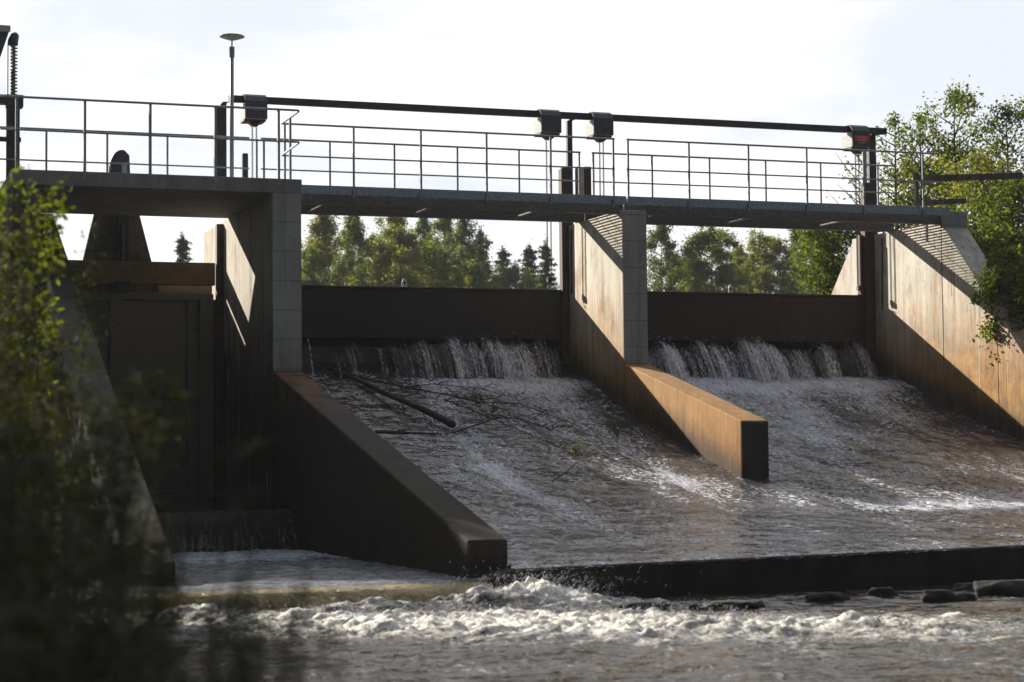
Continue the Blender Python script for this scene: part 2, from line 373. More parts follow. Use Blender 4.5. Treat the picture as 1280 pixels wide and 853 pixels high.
pv = N(hnt, "ShaderNodeVolumePrincipled"); pv.inputs["Color"].default_value = (.86, .90, .96, 1); pv.inputs["Density"].default_value = .00024; pv.inputs["Anisotropy"].default_value = .25
hnt.links.new(pv.outputs[0], hout.inputs["Volume"])
HAZE = True
sl = bpy.data.lights.new("sun", 'SUN'); sl.energy = 5.0; sl.angle = rad(.55); sl.color = (1, .92, .80)
so = bpy.data.objects.new("sun", sl); C.objects.link(so); so.rotation_euler = SD.to_track_quat('Z', 'Y').to_euler(); so.location = (0, 0, 30)
sc.view_settings.view_transform = 'Standard'; sc.view_settings.look = 'None'; sc.view_settings.exposure = 1.22; sc.view_settings.gamma = 1
sc.cycles.max_bounces = 8; sc.cycles.transparent_max_bounces = 16; sc.cycles.caustics_reflective = False; sc.cycles.caustics_refractive = False
sc.cycles.use_denoising = True

# ---------------------------------------------------------------- dimensions of the dam
L = 7.03; T = .50                       # bay pitch, wall thickness
YG = 2.9                                # gate plane
PT = 2.60                               # top of pier shafts
ZW = -3.60                              # river level
YS = -12.41                             # face of the end sill
PROF = [(3.2, -.30), (2.4, -.38), (1.6, -.62), (.6, -.98), (-.4, -1.33), (-2.56, -1.83), (-4.93, -2.40), (-7.5, -2.84), (-10, -3.09), (-12.41, -3.2)]
def zc(y):
    for (a, za), (b, zb) in zip(PROF, PROF[1:]):
        if y >= b:
            t = (a-y)/(a-b); t = max(0, min(1, t)); return za+(zb-za)*t
    return PROF[-1][1]
def zcs(y):  return (zc(y-.6)+zc(y)+zc(y+.6)+zc(y-.3)+zc(y+.3))/5 if y > YS+.7 else zc(y)

# ---------------------------------------------------------------- ground and waters
def gx(a, b, s): return list(np.arange(a, b+1e-6, s))
def xl(y): return -11.1 if y > -10 else -11.1-(-10-y)*.125
def xr(y): return 7.6 if y > -12 else 7.6+min(8, (-12-y)*.6)
def gh(x, y):
    n = fbm(x*.35, y*.35, 2.)*.35 + fbm(x*1.3, y*1.3, 5.)*.10
    if y > 2.0:                                        # reservoir and its shores
        d = max(0, (x-18)*.25 if x > 18 else (-16-x)*.3 if x < -16 else 0, (y-44)*.25)
        h = -1.0+min(d, 3.0)
        side = max(sst(7.6, 9, x), sst(-11.2, -12.5, x))*(1-sst(4.2, 7, y))
        h = h*(1-side)+2.1*side
        if y < 4.5 and -11.2 < x < 7.6: h = -4
        return h+n*.6+ (fbm(x*.02, y*.02)*2 if y > 60 else 0)
    dl = xl(y)-x; dr = x-xr(y)
    d = max(dl, dr)
    if d < 0: return -4.7+n*.3
    cap = 2.0+(min(0, y+1))*.12 if dr > 0 else max(-2.6, 2.0+(min(0, y+2))*.30)
    sl_ = 1.1 if dr > 0 else .75
    return min(-4.5+d*sl_+ .5*sst(0, 1, d), cap)+n*(.9 if cap > -2 else .5)
xs = sorted(set([-1500, -700, -350, -180, -100, -60, -45, -35, -28, -23]+[round(v, 2) for v in gx(-20, 24, .45)]+[26, 29, 33, 38, 45, 55, 70, 90, 120, 180, 300, 600, 1500]))
ys = sorted(set([-900, -400, -200, -120, -80, -60, -50, -45]+[round(v, 2) for v in gx(-42, 12, .45)]+[14, 17, 20, 25, 30, 36, 43, 50, 58, 66, 75, 90, 110, 150, 220, 400, 800, 2500]))
g = grid_mesh('ground', xs, ys, gh, M_ground); tag(g, None, kind='structure')

RK = []
for (a, b), y_ in (((770, 840), 762), ((885, 962), 760), ((1008, 1062), 751), ((1084, 1122), 746), ((1150, 1196), 752), ((1218, 1300), 744)):
    q0, q1 = at(a, y_, Z=-3.6), at(b, y_, Z=-3.6); RK.append(((q0.x+q1.x)/2, (q0.y+q1.y)/2, (q1-q0).length/2))
def foam_glitter_region(x, y, z):
    """aerated water below the low weir, drifting away to the right; glitter painted in as foam"""
    f = 0.
    # boil along the foot of the weir
    d = (y-YS)
    tail = max(0., 1-abs((x+6.4)/2.2)**2)*.95 * math.exp(-((y+13.1)/.75)**2)
    bandc = -14.2-.42*(x+10.5)                         # centre line of the foam train
    wdt = 1.25+.24*max(0, x+10)
    b = math.exp(-((y-bandc)/wdt)**2)
    fall = (1-.22*sst(-7.4, -5.2, x)-.60*sst(-5.2, 1.2, x))*.97
    if x < -12.6: fall *= .6
    f = max(tail*1.1, b*fall*1.15)
    f = max(f, .72*math.exp(-((y+13.2)/.55)**2)*(1-sst(-7.0, -6.3, x)))
    # broken glitter streaks, painted as foam, over the shallows at the right
    f = max(f, .34+.18*fbm(x*.5, y*.9, 3.)) if y > -24 else .25
    for (a, b, r_) in RK: f = max(f, .50*math.exp(-(math.hypot((x-a)/1.1, (y-b)/.8)-r_)**2/.012))
    f += .22*fbm(x*.9, y*1.1, 7.)*min(1, f*2)
    return max(0, min(1, f))
def zriv(x, y):
    if y > YS+.3 or x > 13 or x < -16 or y < -33: return ZW
    f = foam_glitter_region(x, y, 0) ; s = sst(.5, .95, f)
    near = math.exp(-((y+13.2)/.8)**2)*(1-sst(-7.2, -5.2, x))
    return ZW + .030*fbm(x*1.1, y*1.8, 1.) + .014*fbm(x*4, y*6, 4.) + s*(.02+.12*abs(fbm(x*1.6, y*2.2, 9.))+.07*abs(fbm(x*4.2, y*5.0, 3.))+.05*abs(fbm(x*10, y*11, 3.))) + near*.07*(1+fbm(x*3.2, y*3.6, 5.)) + .08*math.exp(-((x+6.6)/.8)**2-((y+12.95)/.30)**2)*(1+1.6*abs(fbm(x*7, y*7, 2.)))
rx = [-200, -80, -40, -22]+gx(-16, -13, .25)[:-1]+gx(-13, -4, .04)[:-1]+gx(-4, 3.0, .07)+gx(3.25, 12, .25)+[16, 25, 60, 200]
ry = [-300, -120, -70, -45, -36]+gx(-32, -21, .25)[:-1]+gx(-21, -17, .06)[:-1]+gx(-17, -12.36, .036)
w_ = grid_mesh('river_water', rx, ry, zriv, M_river, foam=foam_glitter_region); tag(w_, None, kind='structure')
# the river right of the sill's sightline is the same sheet; reservoir behind the gates
def z1(x, y): return 1.02
w2 = grid_mesh('reservoir_water', gx(-10.2, 7.0, 1.72), gx(3.2, 5.0, .6), z1, M_pond, foam=lambda *a: 0.); tag(w2, None, kind='structure')
w3 = grid_mesh('reservoir_water', gx(-60, 70, 5), gx(5, 56, 3), z1, M_pond, foam=lambda *a: 0.); tag(w3, None, kind='structure')

# water sheet running down the chute
def chute_foam_and_glint(x, y, z):
    f = .36+.08*sst(-2.5, -5, y)
    for (x0, y0, x1, y1, wd, am) in ((-3.25, 1.8, -4.05, -4.0, .42, .34), (-4.05, -4.0, -4.0, -9.0, .5, .24), (-1.6, 1.6, -1.9, -2.5, 1.1, .34), (-.9, 1.8, -1.2, -6, .5, .22), (1.2, 1.8, 1.4, -3.5, .8, .22), (3.3, 1.8, 3.2, -2.5, 1.6, .45), (5.9, 1.9, 5.6, -1.0, .8, .35)):
        if y > y0+.3 or y < y1-1.5: continue
        t = (y0-y)/(y0-y1); xx = x0+(x1-x0)*t
        f += am*math.exp(-((x-xx-.12*nz(y*.8, 3))/wd)**2)*(1-sst(.85, 1.35, t))
    f += .42*math.exp(-((y-1.55)/.5)**2)*(1 if x > .3 else .30+.7*sst(-4.2, -2.6, x))   # impact line of the falls
    f += .16*math.exp(-((y-YS)/.35)**2) + .30*math.exp(-((y+7.4+.12*x)/.9)**2)*sst(.3, 1.6, x) + .20*math.exp(-((y+5.0)/.9)**2)*sst(4.2, 5.5, x) + .22*math.exp(-((y+4.9+.9*(x+1.2))/.7)**2)*sst(-3.2, -2.4, x)*(1-sst(-.2, .3, x))  # sill foam, then sunlit bands of the chute painted as extra foam
    # long current lines
    f += .10*math.sin(x*9+2.5*nz(x*1.3, y*.12, 2))*sst(1, -3, y)*.6
    if x > .5: f += .10*sst(-3, -7, y)
    if x < -.3 and y > -9 and x < -4.4: f -= .02
    return max(0, min(1, f+.12*fbm(x*1.2, y*.5, 6.)))
def zch(x, y):
    b = zcs(y); r = sst(2.2, .5, y)
    amp = .011+(.026 if x > .4 else 0)*sst(-6.5, -1, y)+.004*(x > .4)
    st = .016*nz(x*3.1, y*.30, 2)+.008*nz(x*8, y*.5, 7)
    b += (x+6.5)*.0132*sst(-5, -12, y)
    return b + r*(amp*fbm(x*2.2, y*1.5, 3.)+(.009+.006*(x > .4))*fbm(x*6.5, y*4.2, 8., 3)+.007*nz(x*15, y*11, 5.)+st) + .05*math.exp(-((y-1.4)/.4)**2)*abs(fbm(x*4, y*4, 2.)) - .04*sst(YS+.25, YS, y)
cx_ = gx(-6.56, 7.1, .055); cyy = [-12.44, -12.41]+gx(-12.36, 3.2, .055)
ch = grid_mesh('chute_water', cx_, cyy, zch, M_chute, foam=chute_foam_and_glint); tag(ch, None, kind='structure')

# sluice channel: cascade step, basin and low weir
def zb(x, y): 
    t = sst(-3.6, -12.4, y); f = 1-.6*t
    return -3.44+.10*t + f*(.05*abs(fbm(x*1.8, y*2.2, 2.))+.03*fbm(x*5, y*5, 2.)) - .05*sst(-12.2, -12.41, y)
def fb(x, y, z): return max(0, min(1, .80*math.exp(-((y+4.0)/1.6)**2)+.74-.26*sst(-5.5, -11.0, y)+.2*fbm(x*.9, y*1.1, 2.)))
bs = grid_mesh('basin_water', gx(-12.0, -6.55, .06), [-12.41]+gx(-12.36, -3.3, .06), zb, M_basin, foam=fb); tag(bs, None, kind='structure')
# the part right of the wall's nose joins the sill
zu = lambda x, y: -2.77+.010*fbm(x*3, y*3)
up = grid_mesh('upper_channel_water', gx(-10.3, -7.04, .1), gx(-3.1, 3.0, .1), zu, M_pond, foam=lambda *a: .2); tag(up, None, kind='structure')
def strip(name, x0, x1, n, prof, mat, foamf, wob=.02, parent=None, endcurve=0.):
    """falling sheet: profile (y,z) swept along x with uneven folds"""
    xs_ = np.linspace(x0, x1, n); pts = []; m = len(prof)
    for j, (y, z) in enumerate(prof):
        for x in xs_:
            k = j/(m-1); e = endcurve*sst(x1-.7, x1, x)*0
            pts.append((x, y - k*wob*3*(nz(x*3.3, z*.4, 1)+.5*nz(x*9, z*.8, 4)) + wob*.6*nz(x*14, z*2.5, 2), z))
    return grid_mesh(name, xs_, list(range(m)), None, mat, foam=foamf, xyz=np.array(pts), parent=parent)
cprof = [(-2.7, -2.765), (-3.0, -2.775), (-3.12, -2.80), (-3.2, -2.88), (-3.26, -3.0), (-3.31, -3.15), (-3.36, -3.3), (-3.42, -3.5)]
cas = strip('cascade_water', -10.3, -7.04, 160, cprof, M_casc, lambda x, y, z: .46+.20*sst(-2.8, -3.3, z)+.15*fbm(x*3, 1, z), .02); tag(cas, None, kind='structure')
wprof = [(-12.30, -3.36), (-12.42, -3.375), (-12.50, -3.40), (-12.57, -3.46), (-12.63, -3.53), (-12.70, -3.66)]
wf = strip('weir_water', -12.6, -6.88, 200, wprof, M_weirw, lambda x, y, z: .38+.5*sst(-3.5, -3.62, z)+.15*fbm(x*3, 1, z), .02); tag(wf, None, kind='structure')

# ---------------------------------------------------------------- concrete bodies
sp = MB(); pr = [(3.4, -.42)]+[(y, zcs(y)-.07) for y in np.arange(3.0, YS+.05, -.5)]+[(YS+.04, -3.27), (YS+.04, -4.8), (3.4, -4.8)]
sp.prism(pr, -6.56, 7.05)
tag(sp.build('spillway_apron', M_apron), 'brown concrete apron sloping down under the running water from the gates to the end sill', 'apron')
sill = MB().prism([(-6.90, -4.6), (7.4, -4.6), (7.4, -3.22), (-6.52, -3.22), (-6.62, -3.235), (-6.90, -3.32)], YS, YS+.038, 'y')
sill.v = [(x, (YS if abs(y-YS) < .01 else YS+.45), z+(max(0, (x+6.5))*.0132 if z > -4 else 0)) for x, y, z in sill.v]
tag(sill.build('end_sill', M_sill, bevel=.025), 'long black wet concrete sill wall at the foot of the water chute', 'sill wall')
base = MB().box(-12.6, -6.92, YS+.02, YS+.35, -4.6, -3.50)
tag(base.build('low_weir', M_conc_dark), 'low submerged weir wall under the yellowish overflow left of the black sill', 'weir')
stp = MB().box(-10.3, -7.04, -3.0, 3.0, -4.6, -2.86)
tag(stp.build('channel_step', M_conc_dark), 'dark concrete step under the small cascade in the sluice channel', 'step')

# the middle pier
pier = thing('dam_pier', 'middle concrete pier between the two gates with an orange rust stained training wall', 'pier', (T/2, 0, 0), group='concrete piers of the dam')
part(MB().prism([(0, -1.6), (0, PT), (3.3, PT), (3.3, -1.6)], 0, T), 'shaft', M_conc, pier, .012)
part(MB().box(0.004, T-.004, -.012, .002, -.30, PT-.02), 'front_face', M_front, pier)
part(MB().prism([(-.014, -.315), (-4.935, -1.45), (-4.935, -3.1), (-.014, -2.2)], 0, T), 'training_wall', M_conc_orange, pier, .02)
part(MB().box(.012, T-.012, -4.949, -4.93, -3.0, -1.475), 'end_face', M_sill, pier, .004)
part(MB().box(-.15, -.002, YG-.12, YG+.05, -.3, PT+1.16), 'gate_guide', M_guide, pier, .004)
part(MB().box(-.06, .09, YG+.06, YG+.16, PT, PT+1.22), 'gate_guide', M_guide, pier, .004)
part(MB().box(.23, .375, YG-.05, YG+.10, PT, 3.80), 'stub_column', M_conc, pier, .006)
part(MB().box(.39, .53, YG-.05, YG+.10, PT, 3.83), 'gate_guide', M_guide, pier, .004)
part(MB().tube([(-.012, 2.62, 2.5), (-.012, 2.62, 1.2)], .018, 6), 'drain_pipe', M_guide, pier)
# left pier with the long training wall
pl = thing('dam_pier', 'left concrete pier at the end of the platform with a long dark mossy training wall', 'pier', (-L+T/2, -1.48, 0), group='concrete piers of the dam')
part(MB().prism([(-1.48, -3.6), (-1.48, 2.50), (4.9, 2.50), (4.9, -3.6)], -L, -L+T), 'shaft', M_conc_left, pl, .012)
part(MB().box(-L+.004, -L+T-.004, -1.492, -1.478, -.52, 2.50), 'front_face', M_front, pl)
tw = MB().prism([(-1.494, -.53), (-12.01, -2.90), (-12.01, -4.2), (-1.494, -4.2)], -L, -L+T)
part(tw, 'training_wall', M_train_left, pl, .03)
part(MB().box(-L+.012, -L+T-.012, -12.024, -12.0, -4.1, -2.93), 'end_face', M_sill, pl, .004)
part(MB().box(-L-.13, -L-.002, YG-.06, YG+.10, -2.8, 2.44), 'gate_guide', M_guide, pl, .004)
part(MB().box(-L+T+.002, -L+T+.14, YG-.12, YG+.05, -.3, PT), 'gate_guide', M_guide, pl, .004)
# left wall of the sluice channel
lw = thing('channel_wall', 'dark concrete side wall of the sluice channel, its worn top sloping down left of the closed gate', 'retaining wall', (-10.6, 0, 0))
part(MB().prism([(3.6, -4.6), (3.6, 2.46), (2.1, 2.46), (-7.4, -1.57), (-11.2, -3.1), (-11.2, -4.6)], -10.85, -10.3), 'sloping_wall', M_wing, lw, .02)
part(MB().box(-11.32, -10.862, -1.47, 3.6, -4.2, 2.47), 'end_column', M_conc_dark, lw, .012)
# right abutment
ra = thing('abutment', 'big right abutment wall of pale orange stained concrete sloping down beside the birches', 'abutment', (L+T/2, 0, 0))
part(MB().prism([(4.8, -1.2), (4.77, 1.43), (3.76, 2.5), (3.76, PT), (.98, PT), (.98, 2.80), (.05, 2.80), (.04, 2.45), (-4.2, -1.80), (-12.2, -3.0), (-12.2, -4.2), (3.2, -1.2)], L, L+.55), 'wall', M_conc, ra, .012)
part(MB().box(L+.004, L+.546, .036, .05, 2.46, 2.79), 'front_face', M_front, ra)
part(MB().box(L-.23, L-.002, YG-.12, YG+.05, -.3, PT+1.12), 'gate_guide', M_guide, ra, .01)
part(MB().box(L-.30, L-.24, YG-.02, YG+.12, .9, PT), 'guide_strip', M_redrust, ra, .004)
part(MB().tube([(L-.012, 2.45, 2.5), (L-.012, 2.5, .95)], .016, 6), 'drain_pipe', M_guide, ra)
for q in range(2): part(MB().box(L-.004, L+.01, (.16, -1.75)[q], (.145, -1.765)[q], -2.2, (2.8, .62)[q]), 'wall_joint', M_sill, ra)

# platform slab
slab = MB().prism([(-1.50, 2.50), (-1.50, 2.745), (1.78, 2.745), (2.42, 2.745), (2.42, 2.50)], -11.32, -L+T+.01)
tag(slab.build('platform_slab', M_slab, bevel=.012), 'thick grey concrete platform slab spanning the sluice channel', 'platform')

# ---------------------------------------------------------------- gates
def weir_gate(x0, x1, mat, label, lugx):
    g_ = thing('weir_gate', label, 'gate', ((x0+x1)/2, YG, 0), group='gates between the piers')
    part(MB().box(x0, x1, YG, YG+.06, .30, 1.25), 'skin_plate', mat, g_, .004)
    part(MB().box(x0, x1, YG-.05, YG+.10, 1.252, 1.30), 'top_flange', mat, g_, .004)
    part(MB().box(x0+.02, x1-.02, YG-.035, YG-.002, .30, .35), 'rib', mat, g_, .003)
    for lx in lugx:
        m = MB(); pts = [(lx-.055, 1.30), (lx-.055, 1.40), (lx-.03, 1.47), (lx+.03, 1.47), (lx+.055, 1.40), (lx+.055, 1.30)]
        m.prism(pts, YG+.01, YG+.03, 'y'); lo = part(m, 'lifting_lug', M_lug, g_, .004)
        part(MB().tube([(lx, YG+.005, 1.385+.0), (lx, YG+.035, 1.385)], .022, 10), 'lug_hole', M_sill, lo)
    return g_
lug1 = at(506, 355, Y=YG).x; lug2 = at(914, 364, Y=YG).x
weir_gate(-L+T+.003, -.003, M_gate, 'blackish steel weir gate in the left bay behind the driftwood', [lug1])
weir_gate(T+.003, L-.24, M_gate_red, 'dark reddish steel weir gate in the right bay beside the big abutment', [lug2])
for (x0, x1, lab) in ((-L+T, 0, 'left'), (T, L, 'right')):
    m = MB().prism([(YG+.02, .12), (YG+.25, .12), (YG+.25, -1.2), (YG-.15, -1.2), (YG-.15, -.2), (YG-.02, 0.0)], x0+.004, x1-.004)
    tag(m.build('weir_crest', M_sill, bevel=.02), f'dark concrete crest under the {"black gate behind the driftwood" if lab=="left" else "reddish gate beside the abutment"}, water leaping over it', 'weir', 'crests the water falls over')
# sluice gate
sg = thing('sluice_gate', 'tall closed sluice gate of dark steel panels under the concrete platform', 'gate', (-8.8, 3.1, 0))
X0, X1 = -10.28, -7.17
part(MB().box(X0, X1, 3.30, 3.36, -2.9, 1.31), 'skin_plate', M_sluice, sg)
for (a, b) in ((X1-.26, X1), (-9.12, -8.90), (X0, X0+.2)): part(MB().box(a, b, 3.14, 3.295, -2.9, 1.12), 'frame_post', M_sluice, sg, .006)
for (a, b) in ((1.0, 1.14), (-.86, -.70), (-2.9, -2.62)):
    part(MB().box(-8.898, X1-.262, 3.16, 3.297, a, b), 'frame_rail', M_sluice, sg, .006)
    part(MB().box(X0+.202, -9.122, 3.16, 3.297, a, b), 'frame_rail', M_sluice, sg, .006)
part(MB().box(-7.66, -7.60, 3.20, 3.297, -.69, .99), 'stiffener', M_sluice, sg, .004)
part(MB().box(-7.66, -7.60, 3.20, 3.297, -2.6, -.87), 'stiffener', M_sluice, sg, .004)
lb = MB().box(-10.28, -L-.15, 2.92, 3.12, 1.27, 1.70)
tag(lb.build('lintel_beam', M_lintel, bevel=.01), 'rusty brown steel beam across the channel above the closed sluice gate', 'beam')
py = thing('sluice_pylon', 'dark tapering concrete pylon standing behind the rusty channel beam', 'pylon', (-8.95, 3.3, 0))
part(MB().prism([(-9.78, 1.0), (-8.15, 1.0), (-8.74, 3.3), (-9.24, 3.3)], 3.22, 3.42, 'y'), 'tapered_body', M_conc_dark, py, .012)
part(MB().box(-9.0, -8.79, 3.05, 3.215, 1.86, 2.58), 'slide_bracket', M_gate, py, .01)
part(MB().tube([(-8.93, 3.0, 2.4), (-8.93, 2.98, 1.15)], .045, 10), 'stem', M_gate, py)
part(MB().box(-9.08, -8.80, 2.80, 2.915, 1.10, 1.32), 'clamp', M_gate, py, .02)
# rounded machinery cover above the platform
m = MB(); arc = [(-9.16, 2.745)]+[(-8.93-.23*math.cos(a), 3.50+.30*math.sin(a)) for a in np.linspace(0, math.pi*.55, 8)]+[(-8.80, 3.70), (-8.76, 2.745)]
m.prism(arc, 2.9, 3.15, 'y')
sb = thing('stem_cover', 'dark rounded sheet metal cover poking up behind the platform railing', 'machine cover', (-8.95, 3.0, 2.745))
part(m, 'cover', M_hood, sb, .02); part(MB().box(-8.95, -8.85, 2.86, 2.895, 2.75, 3.55), 'slide_plate', M_dish, sb, .01)

# ---------------------------------------------------------------- footbridges
ZR = 3.936; ZT = 2.86
YR0, YR1 = 0.0, 1.737
def railing(root, xs0, x0, x1, y, zt, rails, name='railing', rr=.019, zb=2.70):
    m = MB()
    for k, z in enumerate(rails): m.tube([(x0, y, z), (x1, y, z)], rr if k == 0 else rr*.78, 8)
    r = part(m, name, M_rail, root)
    for x in xs0:
        mb = MB().box(x-.018, x+.018, y-.012, y+.012, zb, rails[0]-.005)
        part(mb, 'post', M_rail, r)
    return r
def footbridge(x0, x1, posts, label, rx0, rx1):
    fb_ = thing('footbridge', label, 'footbridge', ((x0+x1)/2, .87, 2.85), group='steel footbridge spans over the gates')
    xs_ = [x0]+[p for p in posts if x0+.1 < p < x1-.1]+[x1]
    for a, b in zip(xs_, xs_[1:]): part(MB().box(a+.003, b-.003, -.002, .012, 2.70, ZT), 'toe_board', M_steel_walk, fb_, .002)
    for y, zb_ in ((.16, 2.53), (2.18, 2.60)):
        g = MB().box(x0, x1, y, y+.012, zb_+.02, 2.79).box(x0, x1, y-.06, y+.07, zb_, zb_+.018).box(x0, x1, y-.06, y+.07, 2.792, 2.81)
        part(g, 'girder', M_girder, fb_)
    m = MB(); x = x0+.02
    while x < x1: m.box(x, x+.005, .03, 2.25, 2.815, 2.842); x += .053
    for y in (.35, .8, 1.3, 1.8): m.box(x0, x1, y, y+.008, 2.834, 2.845)
    part(m, 'grating', M_girder, fb_)
    for p in posts:
        if x0+.2 < p < x1-.2:
            part(MB().box(p-.035, p+.035, -.016, -.004, 2.60, 2.78), 'post_bracket', M_girder, fb_)
    cbx = x0+.95
    while cbx < x1-.2: part(MB().box(cbx-.025, cbx+.025, .24, 2.11, 2.62, 2.66), 'cross_beam', M_girder, fb_); cbx += 2.08
    railing(fb_, posts, rx0, rx1, -.012-.014, ZT, [ZR, 3.365], zb=2.66)
    rail_b = [ZR, 3.365]
    railing(fb_, posts, rx0, rx1, YR1, ZT, rail_b, zb=2.80)
    return fb_
S_ = 1.263
footbridge(-L+T+.02, .10, [-6.483]+[-5.221+k*S_ for k in range(5)], 'left footbridge span of grey steel between the platform and the middle pier', -6.54, -.14)
footbridge(.115, L+.12, [.102+.03+k*S_ for k in range(5)]+[.132+5*S_+.08], 'right footbridge span of grey steel ending at the big abutment', .102, 6.9)

# platform railing
pr_ = thing('guard_railing', 'grey tube railing along the front edge of the concrete platform', 'railing', (-9, -1.45, 2.745))
m = MB(); ZP = 3.935
m.tube([(-11.5, -1.45, ZP), (-6.66, -1.45, ZP), (-6.56, -1.43, ZP), (-6.54, -1.36, ZP), (-6.54, -.04, ZR)], .02, 8)
m.tube([(-11.5, -1.45, 3.40), (-6.66, -1.45, 3.39), (-6.56, -1.43, 3.39), (-6.54, -1.36, 3.39), (-6.54, -.04, 3.365)], .017, 8)
part(m, 'rails', M_rail, pr_)
for x in (-11.25, -10.16, -9.09, -8.0, -6.92): part(MB().box(x-.02, x+.02, -1.515, -1.435, 2.62, ZP-.01), 'post', M_rail, pr_)
part(MB().box(-6.56, -6.52, -.72, -.69, 2.745, ZP-.01), 'post', M_rail, pr_)
pb = thing('guard_railing', 'grey tube railing along the rear edge of the concrete platform', 'railing', (-9, 1.9, 2.745))
m = MB()
for z, r in ((ZP, .021), (3.365, .015)):
    m.tube([(-11.4, YR1, z), (-6.76, YR1, z)], r, 8)
part(m, 'rails', M_rail, pb)
for x in (-11.4, -10.45, -9.37, -8.28, -6.62): part(MB().box(x-.018, x+.018, YR1-.012, YR1+.012, 2.745, ZP-.01), 'post', M_rail, pb)

# ---------------------------------------------------------------- hoist gantry and hoists
gy = thing('hoist_gantry', 'long dark steel beam carried on posts high above the footbridge', 'gantry', (0, YG, 2.6))
part(MB().box(-6.92, 7.42, YG-.05, YG+.05, 4.905, 4.93).box(-6.92, 7.42, YG-.008, YG+.008, 4.83, 4.904).box(-6.92, 7.42, YG-.055, YG+.055, 4.80, 4.829).box(-6.92, 7.42, YG-.052, YG-.046, 4.80, 4.93), 'beam', M_beam, gy)
for (x, wd, z0) in ((-6.98, .11, 2.745), (.16, .11, PT), (7.19, .17, PT)):
    part(MB().box(x-wd/2, x+wd/2, YG+.17, YG+.27, z0, 4.80).box(x-wd/2, x+wd/2, YG-.04, YG+.27, 4.79, 4.80), 'post', M_beam, gy, .004)
part(MB().box(-7.14, -7.03, YG+.10, YG+.22, 2.745, 4.74), 'post', M_beam, gy, .004)
part(MB().box(6.98, 7.06, YG+.2, YG+.26, PT, 4.80), 'side_plate', M_dish, gy, .004)
tag(MB().box(-6.66, -6.55, YG-.05, YG+.05, 2.745, 3.82).build('stub_post', M_hood, bevel=.01), 'short dark post on the platform beside the hanging chain', 'post')

def link(m, c, ax, r=.016, ln=.045, t=.0065):
    pts = []
    for a in np.linspace(0, 2*math.pi, 9)[:-1]:
        u = math.cos(a)*r; v = math.sin(a)*ln*.5
        pts.append((c[0]+(u if ax else 0), c[1]+(0 if ax else u), c[2]+v))
    m.tube(pts, t, 4, closed=True)
def hoist(xc, label, chain_z, red=False, half=.215, hook=False):
    zb_ = 4.45; yf = 2.62
    h = thing('chain_hoist', label, 'chain hoist', (xc, YG, zb_), group='chain hoists hanging from the gantry beam')
    part(MB().box(xc-half, xc+half, yf, YG+.20, zb_, 4.775), 'casing', M_box, h, .02)
    # hood wraps over the front and over the beam
    hood = [(yf-.012, zb_+.01), (yf-.012, 4.80), (yf+.06, 4.90), (yf+.16, 4.95), (YG+.12, 4.952), (YG+.12, 4.938), (yf+.165, 4.936), (yf+.07, 4.886), (yf-.002, 4.79), (yf-.002, zb_+.01)]
    part(MB().prism(hood, xc-half+.0, xc+half+.0), 'hood', M_hood, h)
    part(MB().box(xc-half-.01, xc+half-.02, yf+.03, YG+.14, zb_-.035, zb_-.003), 'base_plate', M_redrust, h, .006)
    part(MB().prism([(xc-.13, zb_-.036), (xc+.15, zb_-.036), (xc+.06, zb_-.11), (xc-.04, zb_-.11)], yf+.12, YG, 'y'), 'chain_guide', M_redrust, h, .004)
    for dx, zl in ((-.035, chain_z), (.045, chain_z+.0)):
        m = MB(); z = zb_-.11; k = 0
        while z > zl: link(m, (xc+dx, YG-.14 if zl > 2.8 else YG-.075, z-.02), k % 2 == 0); z -= .034; k += 1
        part(m, 'chain', M_chain, h)
    if hook:
        part(MB().box(xc-.045, xc+.055, YG-.12, YG-.03, chain_z-.10, chain_z+.0).tube([(xc, YG-.07, chain_z-.10), (xc+.05, YG-.07, chain_z-.15), (xc+.02, YG-.07, chain_z-.2), (xc-.04, YG-.07, chain_z-.18)], .014, 6), 'hook_block', M_redrust, h, .01)
    if red:
        pt = part(MB().box(xc-half+.05, xc+half-.03, yf-.028, yf-.014, zb_+.13, 4.70), 'notice_plate', M_red, h)
        m = MB()
        for r_, (a, b) in enumerate(((-.10, .10), (-.12, .13), (-.09, .08))):
            z = 4.64-r_*.055; x = a
            while x < b:
                wv = random.uniform(.014, .024)
                # small block capitals: one or two strokes each
                m.box(xc+x, xc+x+.005, yf-.033, yf-.029, z, z+.028)
                m.box(xc+x+.006, xc+x+wv, yf-.033, yf-.029, z+random.choice((0, .012, .024)), z+.028 if random.random() < .3 else z+.028)
                x += wv+.008
        part(m, 'lettering', M_redtext, pt)
    return h
hoist(-6.44, 'chain hoist at the left end of the gantry beam above the platform', 2.8)
hoist(-.415, 'chain hoist just left of the middle gantry post, its chain reaching the black gate', 1.55, hook=True)
hoist(.72, 'chain hoist just right of the middle gantry post', 2.85)
hoist(6.66, 'chain hoist with a red notice plate at the right end of the gantry beam', 1.50, red=True, hook=True)

# ---------------------------------------------------------------- mast with disc
ms = thing('disc_mast', 'slim mast topped by a flat grey disc rising from the platform', 'mast', (-7.53, -.5, 2.745))
part(MB().tube([(-7.53, -.5, 2.745), (-7.525, -.5, 5.05)], .036, 12), 'pole', M_rail, ms, smooth=True)
part(MB().tube([(-7.525, -.5, 4.98), (-7.525, -.5, 5.16)], .05, 12).tube([(-7.525, -.5, 5.16), (-7.52, -.5, 5.27)], .014, 8), 'neck', M_rail, ms)
part(MB().lathe(-7.52, -.5, [(.0, 5.27), (.03, 5.275), (.12, 5.30), (.215, 5.335), (.222, 5.345), (.2, 5.36), (.1, 5.375), (0, 5.38)], 28), 'disc', M_dish, ms, smooth=True)

